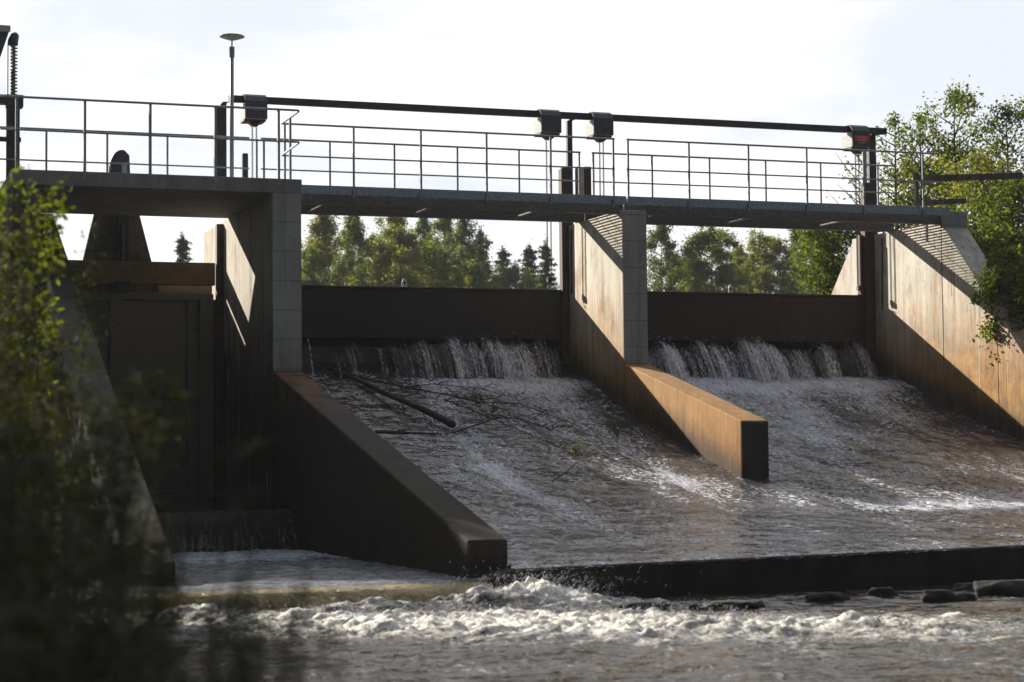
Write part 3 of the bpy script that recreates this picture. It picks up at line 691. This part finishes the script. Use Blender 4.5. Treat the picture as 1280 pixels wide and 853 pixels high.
# left hoist frame at the picture edge
lf = thing('gantry_frame', 'heavy dark steel frame standing at the far left end of the platform', 'frame', (-10.93, YG, 2.745))
part(MB().box(-11.05, -10.82, YG-.10, YG+.12, 2.3, 4.70), 'post', M_beam, lf, .01)
part(MB().box(-12.6, -10.78, YG-.13, YG+.15, 4.56, 4.715).box(-11.06, -10.76, YG-.14, YG+.16, 4.50, 4.72), 'crossbeam', M_beam, lf, .008)
part(MB().box(-12.6, -10.8, YG-.14, YG-.104, 3.84, 3.93), 'lower_rail', M_beam, lf, .008)
scw = thing('lifting_screw', 'upright threaded lifting screw with a dark rounded cap at the far left', 'lifting screw', (-10.92, YG, 4.72))
m = MB().tube([(-10.92, YG, 4.72), (-10.92, YG, 5.78)], .026, 8); z = 4.74
tur = [( -10.92+.052*math.cos(a), YG+.052*math.sin(a), 4.74+a/(2*math.pi)*.062) for a in np.linspace(0, 2*math.pi*16, 16*10)]
m.tube(tur, .017, 5); part(m, 'threaded_rod', M_spring, scw)
part(MB().tube([(-11.03, YG, 4.72), (-11.03, YG, 5.72)], .010, 6), 'guide_rod', M_rail, scw)
part(MB().tube([(-10.94, YG, 5.66), (-10.94, YG, 5.74), (-10.90, YG, 5.86), (-10.89, YG, 5.90)], [.09, .095, .075, .03], 12), 'cap', M_hood, scw, smooth=True)
gb = thing('gear_housing', 'grey tapering gear housing cut off by the left picture edge', 'gear housing', (-11.4, YG, 5.4))
part(MB().prism([(-11.9, 6.0), (-11.02, 6.0), (-11.03, 5.86), (-11.17, 5.42), (-11.5, 4.75), (-11.9, 4.72)], YG-.15, YG+.15, 'y'), 'housing', M_hood, gb, .02)
part(MB().box(-11.9, -11.00, YG-.18, YG-.152, 5.87, 5.99), 'edge_strip', M_dish, gb, .006)

# plank barrier on the right bank
pk = thing('plank_barrier', 'two weathered dark planks forming a barrier at the right end of the footbridge', 'barrier', (8, 1.5, 2.3))
part(MB().prism([(7.28, 3.58), (9.9, 3.74), (9.9, 3.88), (7.28, 3.71)], 1.48, 1.53, 'y'), 'plank', M_wood, pk, .006)
part(MB().prism([(7.25, 3.07), (8.5, 3.17), (8.5, 3.28), (7.25, 3.19)], 1.48, 1.53, 'y'), 'plank', M_wood, pk, .006)
part(MB().box(7.30, 7.38, 1.535, 1.60, 2.3, 3.75), 'post', M_wood, pk); pass

# ---------------------------------------------------------------- falling water
def falls(x0, x1, n, dens, label, seed, name='falling_water'):
    r = random.Random(seed); V = []; Fc = []; A = []
    for i in range(n):
        for _ in range(30):
            x = r.uniform(x0, x1)
            if r.random() < dens(x): break
        d = dens(x)
        clump = nz(x*2.2, seed*3.1)
        z0 = .14+.20*clump+.14*nz(x*5, seed)+r.gauss(0, .04); thr = .92+.42*nz(x*1.1, seed)+.22*nz(x*4.5, seed+2)+r.gauss(0, .10)+.3*d*(r.random()-.3)
        wd = abs(r.gauss(.007, .007))+.003 if r.random() < .85 else r.uniform(.02, .07)
        dx = r.gauss(.02, .05)+.06*nz(x*3, 9); st = len(V); m = 15; al = r.uniform(.45, 1.25)*(.45+.55*d)
        y_end = YG-.05-thr; z_end = zcs(y_end)+.02; rise = r.uniform(.05, .20)
        ph = r.uniform(0, 99)
        for k in range(m):
            t = k/(m-1); y = YG-.05-thr*t; z = z0+rise*4*t*(1-t)*.9+(z_end-z0)*t**2.0
            xx = x+dx*t+.018*nz(t*4, ph)*t; ww = wd*(.6+1.2*t)*(.6+.8*abs(nz(t*7, ph, 3))*1.6)
            V += [(xx-ww, y, z), (xx+ww, y+.01, z)]; A += [al*(.55+.6*t)]*2
        Fc += [(st+2*k, st+2*k+1, st+2*k+3, st+2*k+2) for k in range(m-1)]
    # loose droplets
    for i in range(int(n*1.6)):
        x = r.uniform(x0, x1)
        if r.random() > dens(x): continue
        t = r.random(); thr = .95+.35*nz(x*1.1, seed)+r.gauss(0, .2)
        y = YG-.05-thr*t; z = .26+r.gauss(.03, .06)+(zcs(y)-.25)*t*t+.08*(1-t); s = r.uniform(.003, .008); st = len(V)
        V += [(x-s, y, z-s), (x+s, y, z-s), (x+s, y, z+s*1.6), (x-s, y, z+s*1.6)]; A += [1.3]*4; Fc.append((st, st+1, st+2, st+3))
    me = bpy.data.meshes.new(name); me.from_pydata(V, [], Fc); me.update()
    a = me.attributes.new('foam', 'FLOAT', 'POINT'); a.data.foreach_set('value', np.array(A, np.float32))
    me.materials.append(M_spray); o = bpy.data.objects.new(name, me); C.objects.link(o)
    return tag(o, label, 'water', kind='stuff')
def sheet(x0, x1, seed, label, dens):
    n = int((x1-x0)/.03); xs_ = np.linspace(x0, x1, n); m = 16; pts = []; A = []
    for k in range(m):
        t = k/(m-1)
        for x in xs_:
            thr = .80+.38*nz(x*1.1, seed)+.10*nz(x*5, seed+3); z0 = .12+.17*nz(x*2.2, seed*3.1)+.06*nz(x*9, 2)
            y = YG-.05-thr*t; ze = zcs(YG-.05-thr)-.03
            pts.append((x+.03*nz(x*2, t*2)*t, y+.05*nz(x*7, t*1.5, 3)*t, z0+.10*4*t*(1-t)*.8+(ze-z0)*t**2.0+.015*nz(x*16, t*4)))
            A.append(max(.05, min(.7, .02+.50*dens(x)+.22*nz(x*6, t*2, 4))))
    o = grid_mesh('falling_sheet', xs_, list(range(m)), None, M_sheet, foam=lambda *a: .4, xyz=np.array(pts))
    o.data.attributes['foam'].data.foreach_set('value', np.array(A, np.float32))
    return tag(o, label, 'water', kind='stuff')
def d1(x):
    return (.06+.10*sst(-5.2, -4.0, x)+.8*sst(-3.6, -2.8, x))*max(.04, min(1, 2.6*nz(x*2.6, 4)+.35))*(1-sst(-.6, -.35, x))
def d2(x): return max(.22, min(1, 1.6*nz(x*2.3, 8)+.6))*(1-.65*sst(4.3, 5.2, x))*(1-.98*sst(6.3, 6.55, x))*(1-.55*math.exp(-((x-2.35)/.16)**2))
sheet(-3.75, -.40, 3, 'thin dark water sheet under the arcs at the black gate', d1)
sheet(T+.06, 6.62, 5, 'dark glossy water sheet under the arcs at the reddish gate', d2)
falls(-6.0, -.42, 230, d1, 'thin arcs of water leaping from the crest under the black gate behind the driftwood', 3)
falls(T+.1, 6.6, 560, d2, 'full curtain of water arcs leaping under the reddish gate into the right bay', 5)

def spray(n, label):
    r = random.Random(11); V = []; Fc = []; A = []
    for i in range(n):
        if r.random() < .45: x, y, h = r.gauss(-6.55, .5), r.gauss(-13.0, .22), .34
        else: x = r.uniform(-11, -5.2); y = -14.0-.32*(x+10.5)+r.gauss(0, .55); h = .13
        z = ZW+.06+abs(r.gauss(0, .5))*h; a = r.uniform(0, 6.28); l = r.uniform(.006, .03) if r.random() < .8 else r.uniform(.03, .07); wd = r.uniform(.003, .009)
        up_ = r.uniform(.2, 1.); d = Vector((math.cos(a)*l, math.sin(a)*l*.5, up_*l)); e = Vector((wd, 0, -wd*.4)); c = Vector((x, y, z)); st = len(V)
        V += [tuple(c-d-e*.3), tuple(c-e), tuple(c+d), tuple(c+e)]; A += [1.6]*4; Fc.append((st, st+1, st+2, st+3))
    me = bpy.data.meshes.new('spray'); me.from_pydata(V, [], Fc); me.update()
    a = me.attributes.new('foam', 'FLOAT', 'POINT'); a.data.foreach_set('value', np.array(A, np.float32))
    me.materials.append(M_spray); o = bpy.data.objects.new('spray', me); C.objects.link(o); return tag(o, label, 'water', kind='stuff')
spray(5200, 'white spray flying over the boiling foam below the low weir')
# ---------------------------------------------------------------- driftwood
def onchute(x, y, px=False): return zcs(y)
def bent(p0, p1, n=10, sag=.0, wob=.05, s=0):
    p0, p1 = Vector(p0), Vector(p1)
    return [p0.lerp(p1, t)+Vector((wob*nz(t*3, s), wob*nz(t*3, s+5), -sag*4*t*(1-t)+wob*.6*nz(t*3, s+9))) for t in np.linspace(0, 1, n)]
dw = thing('driftwood', 'long stripped tree trunk with bare branches stranded on the wet chute', 'driftwood', (-5, -1, -1.2))
def chp(px, py, up=.05):
    """where the sightline through a photo pixel meets the chute surface"""
    d = (fwd*F_PX + rgt*(px-640) - upv*(py-426.5)); d = d/d.y
    y = -12.4
    while y < 2.9:
        p = CP+d*(y-CP.y)
        if p.z <= zcs(y)+up: return p
        y += .05
    return CP+d*(2.7-CP.y)
A_, B_ = chp(408, 459, .1), chp(566, 531, .12)
tp = bent(A_, B_, 14, -.03, .05, 1)
part(MB().tube(tp, [.028+.042*t for t in np.linspace(0, 1, 14)], 9), 'trunk', M_log, dw, smooth=True)
for i in (4, 6, 8, 10, 11): 
    b = tp[i]; part(MB().tube([b, b+Vector((.02, -.05, -.12)), b+Vector((.05, -.10, -.2))], [.016, .012, .006], 5), 'branch_stub', M_log, dw)
br = [[(430, 466), (500, 483), (560, 494), (600, 503), (650, 505), (690, 520), (725, 533)], [(556, 500), (600, 517), (640, 534), (700, 560)], [(500, 486), (540, 480), (600, 486), (640, 497)],
      [(470, 540), (500, 541), (552, 543)], [(490, 541), (520, 531)], [(566, 541), (600, 530), (622, 522), (645, 523), (700, 540)], [(690, 602), (708, 590), (730, 570), (752, 556)], [(600, 503), (630, 512), (660, 530), (690, 556)]]
for i, b in enumerate(br):
    pts = [chp(x, y, .10+.05*math.sin(k*1.7+i)) for k, (x, y) in enumerate(b)]
    r0_ = .036 if i == 3 else .019 if i in (0, 5) else .013
    part(MB().tube(pts, [r0_*(1-.6*k/(len(pts)-1)) for k in range(len(pts))], 6), 'branch', M_log, dw)
tw_ = MB()
for i in range(110):
    b = random.choice(br[:3]+[br[5], br[7]]); x, y = random.choice(b); p = chp(x+random.uniform(-20, 20), y+random.uniform(-4, 4), .09)
    q = p+Vector((random.uniform(-.35, .45), random.uniform(-.3, .3), random.uniform(-.02, .15))); tw_.tube([p, p.lerp(q, .5)+Vector((0, 0, .04)), q], [.008, .006, .003], 4)
part(tw_, 'twigs', M_log, dw)
def sprig(px, py, n, h, label):
    p = chp(px, py, .03); o = thing('water_plant', label, 'plant', p, group='small green sprigs on the chute')
    m = MB(); P = []
    for i in range(n):
        a = random.uniform(0, 6.28); q = p+Vector((math.cos(a)*h*.5, math.sin(a)*h*.5, h*random.uniform(.5, 1)))
        m.tube([p, p.lerp(q, .6)+Vector((0, 0, .03)), q], [.006, .005, .003], 4); 
        for t in np.linspace(.3, 1, 9): P.append(p.lerp(q, t)+Vector((random.gauss(0, .02), random.gauss(0, .02), random.gauss(0, .02))))
    part(m, 'stem', M_bark, o); leaves('leaf_tuft', P, .06, M_leaf_fg, o, .4)
sprig(772, 548, 9, .34, 'green sprig on the chute beside the shadow of the middle pier')
sprig(598, 505, 6, .16, 'small green sprig caught in the driftwood branches just right of the trunk')
sprig(617, 515, 5, .15, 'small sprig at the thin forked end of the driftwood branches')
sprig(720, 568, 6, .20, 'green sprig at the tip of the lowest bare branch on the chute')

# ---------------------------------------------------------------- rocks
def rock(name, c, s, mat, label, seed, group=None):
    bm = bmesh.new(); bmesh.ops.create_icosphere(bm, subdivisions=4, radius=1)
    for v in bm.verts:
        n = v.co.normalized(); k = 1+.32*noise.noise(n*1.4+Vector((seed*3.3, 0, 0)))+.12*noise.noise(n*4+Vector((0, seed*2., 0)))+.04*noise.noise(n*11)
        v.co = Vector((n.x*k*s[0], n.y*k*s[1], max(-.6, min(.75+.1*noise.noise(n*3), n.z*k))*s[2]))
    me = bpy.data.meshes.new(name); bm.to_mesh(me); bm.free(); me.materials.append(mat)
    for p in me.polygons: p.use_smooth = True
    o = bpy.data.objects.new(name, me); C.objects.link(o); o.location = c; return tag(o, label, 'rock', group)
rk = [((770, 840), 762, .13, 'flat black rock in the river below the sill, nearest the white foam'), ((885, 962), 760, .12, 'long flat black rock second from the foam below the sill'), ((1008, 1062), 751, .14, 'low dark rock third from the foam below the sill'),
      ((1084, 1122), 746, .16, 'small humped black rock close under the sill wall'), ((1150, 1196), 752, .20, 'rounded black rock left of a smaller low one'), ((1186, 1220), 751, .13, 'low black rock touching the rounded one beside it'),
      ((1190, 1240), 738, .13, 'dark rock pressed against the foot of the sill wall'), ((1218, 1300), 744, .26, 'largest dark rock at the right edge of the river'), ((795, 822), 753, .07, 'little rock tip showing just behind the flat rock nearest the foam'),
      ((862, 880), 760, .06, 'tiny rock tip between the two long flat rocks')]
for i, ((a, b), y, h, lab) in enumerate(rk):
    p0, p1 = at(a, y, Z=ZW), at(b, y, Z=ZW); c = (p0+p1)/2; s = (p1-p0).length/2
    rock('river_rock', (c.x, c.y, ZW+.0), (s*1.08, s*.65, h*.85), M_rock, lab, i+1, 'dark rocks below the sill')
for i, (px, py, Y, s, lab) in enumerate([(96, 640, -13.2, (.32, .3, .15), 'pale wet boulder on the left bank below the channel wall'), (142, 690, -13.6, (.42, .4, .22), 'smaller pale rock at the left water edge'), (60, 690, -14.5, (.4, .3, .16), 'mossy rock on the left bank nearest the picture edge')]):
    p = at(px, py, Y=Y); rock('bank_rock', p-Vector((0, 0, s[2]*.4)), s, M_rock_pale, lab, 20+i, 'rocks on the left bank')

# ---------------------------------------------------------------- trees
def crown_pts(h, rw, n, kind, seed, base=.12, cs=1.):
    """leaf positions gathered on limbs and twigs; returns limbs and points with light/dark clump tints"""
    r = random.Random(seed); limbs = []; P = []; Tn = []
    nl = 44 if kind != 'spruce' else 70
    clumps = []
    for i in range(nl):
        f = base+(1-base)*(i+.5)/nl; z = h*f; az = i*2.4+r.uniform(-.5, .5)
        if kind == 'birch': prof = math.sin(math.pi*(1-f)**.88)**.85
        elif kind == 'spruce': prof = (1-f)**.75*.9+.04
        else: prof = math.sin(math.pi*(1-f)**.70)**.65
        ln = max(.08*rw, rw*prof*r.uniform(.6, 1.2)+.05)
        up_ = {'birch': .75, 'round': .5, 'spruce': -.18}[kind]
        if kind == 'birch' and rw < 1.6: ln *= .9
        e = Vector((math.cos(az)*ln, math.sin(az)*ln, up_*ln+(r.uniform(-.1, .15))*ln)); p0 = Vector((0, 0, z-(.35*ln if kind != 'spruce' else 0)))
        limbs.append((p0, p0+e))
        tint = r.gauss(.45, .13)
        nc = 5 if kind != 'spruce' else 5
        for k in range(nc):
            t = (k+1)/nc if kind == 'spruce' else r.uniform(.35, 1.05)
            c = p0+e*t+Vector((r.gauss(0, .10*rw*cs), r.gauss(0, .10*rw*cs), r.gauss(0, .04*h*cs) if kind != 'spruce' else 0))
            clumps.append((c, tint+r.gauss(0, .10), (.13 if kind != 'spruce' else .08)*rw*cs*r.uniform(.6, 1.5)*(1.25-.4*f)))
    per = n/len(clumps)
    for c, t, s in clumps:
        k = int(per*r.uniform(.5, 1.5))
        q = rng.normal(size=(k, 3))*np.array([s, s, s*(1.15 if kind == 'birch' else .8 if kind == 'round' else .35)])
        if kind == 'birch': q[:, 2] -= np.abs(rng.normal(size=k))*s*.6
        P.append(q+np.array(c)); Tn.append(np.full(k, t))
    # leading shoot
    k = int(n*.02); q = rng.normal(size=(k, 3))*np.array([.04*rw, .04*rw, .03*h]); P.append(q+np.array([0, 0, h*.985])); Tn.append(np.full(k, .5))
    return limbs, np.concatenate(P), np.concatenate(Tn)
def tree(name, x, y, z, h, rw, n, size, leafm, barkm, kind, label, seed, group=None, cat='tree', base=.12, aspect=.6, cs=1.):
    o = thing(name, label, cat, (x, y, z), group)
    limbs, P, Tn = crown_pts(h, rw, n, kind, seed, base, cs)
    m = MB(); hz = [Vector((x+.04*rw*nz(k*.7, seed), y+.04*rw*nz(k*.7, seed+4), z+h*.97*k/8)) for k in range(9)]
    r0_ = .012*h+.02; m.tube(hz, [r0_*(1-.93*k/8) for k in range(9)], 8)
    for a, b in limbs[::2 if kind == 'spruce' else 1]:
        a2, b2 = a+Vector((x, y, z)), b+Vector((x, y, z)); md = a2.lerp(b2, .5)+Vector((0, 0, -.05*(b-a).length))
        m.tube([a2, md, b2], [r0_*.28, r0_*.17, r0_*.05], 5)
    part(m, 'trunk', barkm, o)
    leaves('crown', P+np.array([x, y, z]), size, leafm, o, aspect, tint=Tn, hang=.5 if kind == 'birch' else .2)
    return o
def far(px, ptop, Y, wpx, kind, lm, label, seed, n=8000, name='birch_tree', bz=.9, bark=M_birch, base=.10):
    p = at(px, ptop, Y=Y); sc_ = (Vector((p.x, Y, p.z))-CP).length/F_PX
    tree(name, p.x, Y, bz, p.z-bz, wpx*sc_/2*(1.25 if kind != 'spruce' else 1.45), int(n*(3.4 if kind == 'round' else 2.8 if kind == 'birch' else 3.0)), .125 if kind != 'spruce' else .14, lm, bark, kind, label, seed, 'trees on the far shore', base=base, cs=.72, aspect=.55 if kind != 'spruce' else .3)
B, R_, S = 'birch', 'round', 'spruce'
FT = [(404, 267, 58, 62, B, M_leaf_yel, 'pale yellow-green birch beside the left pier', 9000), (440, 268, 61, 50, B, M_leaf_far, 'tall light green birch second from the left pier', 8000),
      (466, 300, 64, 52, R_, M_leaf_far, 'lower green tree between two tall birches in the left bay', 6000), (494, 268, 60, 52, B, M_leaf_yel, 'tall yellowish birch rising behind the big round willow', 8000),
      (500, 292, 54, 78, R_, M_leaf_yel, 'broad round olive willow above the small white lug', 11000), (530, 268, 66, 46, B, M_leaf_blue, 'slender grey-green birch right of the round willow', 7000),
      (556, 268, 62, 52, B, M_leaf_far, 'tall dark green birch in the middle of the left bay', 8000), (578, 272, 58, 50, B, M_leaf_blue, 'silvery thin birch with see-through crown', 5500),
      (601, 296, 60, 46, B, M_leaf_blue, 'airy dark birch lower than its silvery neighbour', 5000), (572, 340, 52, 34, R_, M_leaf_yel, 'small yellow bush in front of the dark birches', 2500),
      (629, 315, 62, 44, S, M_needle, 'small dark spruce standing alone in the left bay', 6000), (661, 312, 60, 46, S, M_needle, 'dark pine left of the hanging chain', 6000), (682, 308, 63, 44, S, M_needle, 'dark pine right behind the hanging chain', 6000),
      (386, 318, 57, 44, R_, M_leaf_far, 'dark bush low against the left pier', 5000), (541, 312, 56, 70, R_, M_leaf_far, 'dense dark green crown low in the middle of the left bay', 8000), (585, 328, 57, 60, R_, M_leaf_far, 'dense low green crown under the silvery birch', 6000), (645, 338, 58, 70, R_, M_leaf_blue, 'low dusky bushes between the small spruce and the pines', 4500),
      (826, 280, 56, 52, B, M_leaf_blue, 'tall thin birch beside the middle pier', 6500), (846, 322, 60, 50, R_, M_leaf_yel, 'low yellow-green bush right of the thin birch', 3500),
      (889, 289, 54, 74, R_, M_leaf_far, 'big dense round-topped birch in the right bay', 14000), (868, 326, 56, 48, R_, M_leaf_yel, 'olive bush at the foot of the round-topped birch', 4000), (926, 312, 60, 46, R_, M_leaf_yel, 'pale yellowish tree right of the round-topped birch', 5500),
      (950, 298, 58, 50, R_, M_leaf_yel, 'golden green tree near the middle of the right bay', 6500), (974, 306, 57, 56, R_, M_leaf_yel, 'wide yellowing tree left of the dark conifer tip', 6500), (996, 286, 60, 50, S, M_needle, 'dark conifer with a pointed tip above the right gate', 7500),
      (1016, 296, 50, 52, R_, M_leaf_far, 'green tree between the conifer and the abutment', 7000), (228, 300, 60, 46, S, M_needle, 'lone small spruce seen under the platform', 6500)]
for i, px in enumerate(range(395, 1090, 58)):
    if 690 < px < 815: continue
    FT.append((px+random.uniform(-12, 12), 334+random.uniform(-9, 8)+(8 if px > 600 else 0)*(px < 700), 72+random.uniform(-3, 5), 84, R_, (M_leaf_far, M_leaf_blue)[i % 2],
               ('low rounded tree deep in the far woods, ' + ('just right of the left pier', 'under the two tallest pale birches', 'behind the round olive willow', 'under the dark middle birches', 'under the silvery birch', 'behind the small lone spruce', '', 'x', 'beside the thin birch', 'left of the round-topped birch', 'behind the pale yellowish tree', 'below the conifer tip', 'next to the abutment wing')[min(i, 12)]), 4500))
for i, (px, pt_, Y, wp, kd, lm, lab, n) in enumerate(FT):
    nm = {'birch': 'birch_tree', 'round': 'broadleaf_tree', 'spruce': 'spruce_tree'}[kd]
    far(px, pt_, Y, wp, kd, lm, lab, 40+i, n, nm, bark=M_birch if kd == 'birch' else M_bark)
# near birches on the right bank
NB = [(1192, 116, 6.0, 150, B, 'tallest leafy birch sapling above the plank barrier', 5200, M_leaf_near), (1258, 134, 5.0, 150, B, 'leafy birch at the right picture edge reaching nearly as high as the tallest', 5200, M_leaf_near), (1118, 146, 7.5, 96, B, 'thin birch right behind the end post of the gantry', 1900, M_leaf_near),
      (1150, 150, 6.5, 90, B, 'slender leafy birch above the end of the footbridge', 1900, M_leaf_near), (1078, 172, 8.5, 110, B, 'sparse birch twigs behind the hoist with the red plate', 700, M_leaf_near), (1228, 200, 4.0, 120, R_, 'dense yellow-green shrub behind the upper plank', 5200, M_leaf_yel),
      (1272, 226, 2.6, 130, R_, 'dense green shrub at the right edge below the planks', 5600, M_leaf_near), (1040, 268, 9.0, 90, R_, 'bright green leafy shrub behind the rear end of the abutment', 6000, M_leaf_near),
      (1264, 296, .4, 96, R_, 'dark leafy shrub hanging over the sloping abutment', 6000, M_leaf_near), (1186, 190, 7.0, 130, R_, 'bushy green birch filling the gap below the tallest sapling', 5200, M_leaf_near), (1262, 318, -1.6, 86, R_, 'drooping leafy shrub covering the lower slope of the abutment', 5000, M_leaf_near), (1135, 205, 8.0, 110, R_, 'pale leafy shrub behind the end of the footbridge railing', 2600, M_leaf_yel), (1290, 330, -1.4, 80, R_, 'lowest overhanging leaves at the right edge in front of the abutment', 4500, M_leaf_near)]
for i, (px, pt_, Y, wp, kd, lab, n, lm) in enumerate(NB):
    p = at(px, pt_, Y=Y); s = (p-CP).length/F_PX; bz = 1.7 if Y > -1 else .9
    if Y < -1: bz = -.6
    tree('birch_tree' if kd == B else 'leafy_shrub', p.x, Y, bz, p.z-bz, wp*s/2, int(n*(.9 if kd == B else 1.5)), .092, lm, M_bark, kd, lab, 80+i, 'birches and shrubs on the right bank', cat='tree' if kd == B else 'shrub', base=.05, cs=.6 if kd == B else .9)

for i, (x, y, h, r, lab) in enumerate([(-13.4, 4.6, 3.5, 1.4, 'dense tree on the left bank right behind the platform end'), (-14.3, 9.4, 9.6, 1.9, 'tall dense tree on the left bank above the reservoir'), (-14.6, 12.4, 9.5, 1.6, 'second tall dense tree on the left bank farther along the reservoir'), (-14.6, 4.4, 3.4, 1.3, 'low broad tree on the left bank beside the platform approach'), (-12.6, .1, 2.0, 1.1, 'lower broad tree on the left bank close to the channel wall'), (-14.0, -1.9, 2.6, 1.2, 'small bushy tree on the left bank downstream of the platform'),
    (-17.4, -21.5, 6.6, 1.7, 'broad tree on the left bank behind the blurred bushes'), (-18.6, -25.0, 6.8, 1.8, 'broad tree on the left bank nearest the viewer'), (-16.7, -24.6, 4.6, 1.2, 'young tree on the left bank nearest the viewer')]):
    tree('broadleaf_tree', x, y, gh(x, y)-.1, h, r, 16000, .19, M_leaf_far, M_bark, 'round', lab, 200+i, 'trees on the left bank', base=.08)
# ---------------------------------------------------------------- left bank bushes
def bush(c, r, n, size, mat, label, seed, name='bank_bush', cat='bush', stems=9, aspect=.45, group='bushes on the left bank', box=None):
    """branching stems from the ground; leaves sit along the twigs"""
    rr = random.Random(seed); c = Vector(c); gz = gh(c.x, c.y)-.05
    o = thing(name, label, cat, (c.x, c.y, gz), group); m = MB(); P = []; Tn = []
    tips = []
    for i in range(stems):
        d = Vector((rr.gauss(0, 1)*r[0], rr.gauss(0, 1)*r[1], 0))*.62; b = Vector((c.x+d.x*.25, c.y+d.y*.25, gz))
        tip = Vector((c.x+d.x, c.y+d.y, c.z+r[2]*rr.uniform(.2, 1.0)*(1-.25*min(1, d.length/max(r)))))
        mid = b.lerp(tip, .5)+Vector((d.x*.1, d.y*.1, .1)); m.tube([b, mid, tip], [.016*r[2], .010*r[2], .003], 5)
        tips.append((b, mid, tip))
    k = 0
    while k < n:
        b, mid, tip = rr.choice(tips); t = rr.uniform(.15, 1) ; q = (mid.lerp(tip, (t-.5)*2) if t > .5 else b.lerp(mid, t*2))
        dv = Vector((rr.gauss(0, .38)*r[0], rr.gauss(0, .38)*r[1], rr.gauss(0, .25)*r[2])); e = q+dv*(.45+.5*(1-t)); tint = rr.gauss(.42, .14)
        if rr.random() < .5: m.tube([q, q.lerp(e, .5)+Vector((0, 0, .02)), e], [.004, .003, .001], 3)
        for j in range(10):
            P.append(q.lerp(e, rr.uniform(.2, 1.05))+Vector((rr.gauss(0, size*.6), rr.gauss(0, size*.6), rr.gauss(0, size*.6)))); Tn.append(tint); k += 1
    part(m, 'stems', M_bark, o); leaves('foliage', P, size, mat, o, aspect, tint=np.array(Tn)); return o
def bp_(px, py, dist): 
    d = (fwd*F_PX + rgt*(px-640) - upv*(py-426.5)).normalized(); return CP+d*dist
for i, (px, py, dist, r, n, sz, mt, lab, nm, st) in enumerate([
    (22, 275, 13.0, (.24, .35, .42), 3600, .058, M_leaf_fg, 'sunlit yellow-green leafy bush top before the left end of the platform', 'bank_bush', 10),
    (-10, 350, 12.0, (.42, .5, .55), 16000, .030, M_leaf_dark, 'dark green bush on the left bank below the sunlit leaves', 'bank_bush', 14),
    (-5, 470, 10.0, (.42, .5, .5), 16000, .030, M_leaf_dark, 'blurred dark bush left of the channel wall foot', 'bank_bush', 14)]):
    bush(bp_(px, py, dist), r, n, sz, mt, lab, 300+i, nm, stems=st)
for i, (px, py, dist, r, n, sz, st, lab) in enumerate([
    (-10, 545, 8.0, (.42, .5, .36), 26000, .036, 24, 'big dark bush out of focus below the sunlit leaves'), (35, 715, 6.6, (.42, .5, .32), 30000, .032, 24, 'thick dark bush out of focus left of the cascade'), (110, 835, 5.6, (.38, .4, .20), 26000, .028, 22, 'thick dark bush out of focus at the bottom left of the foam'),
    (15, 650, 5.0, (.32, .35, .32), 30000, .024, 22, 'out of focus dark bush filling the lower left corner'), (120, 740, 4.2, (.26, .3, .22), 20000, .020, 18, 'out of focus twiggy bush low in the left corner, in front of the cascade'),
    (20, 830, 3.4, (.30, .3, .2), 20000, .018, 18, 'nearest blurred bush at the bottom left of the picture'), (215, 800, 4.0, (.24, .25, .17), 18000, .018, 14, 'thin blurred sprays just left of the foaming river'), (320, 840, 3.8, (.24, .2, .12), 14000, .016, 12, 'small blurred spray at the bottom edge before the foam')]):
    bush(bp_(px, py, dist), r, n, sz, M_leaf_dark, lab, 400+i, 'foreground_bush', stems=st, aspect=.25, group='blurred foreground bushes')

if HAZE:
    hb = MB().box(-1700, 1700, -1000, 2700, -12, 24).build('haze', hz_m); tag(hb, None, kind='stuff'); hb['label'] = 'thin pale autumn haze filling the air over the river and woods'
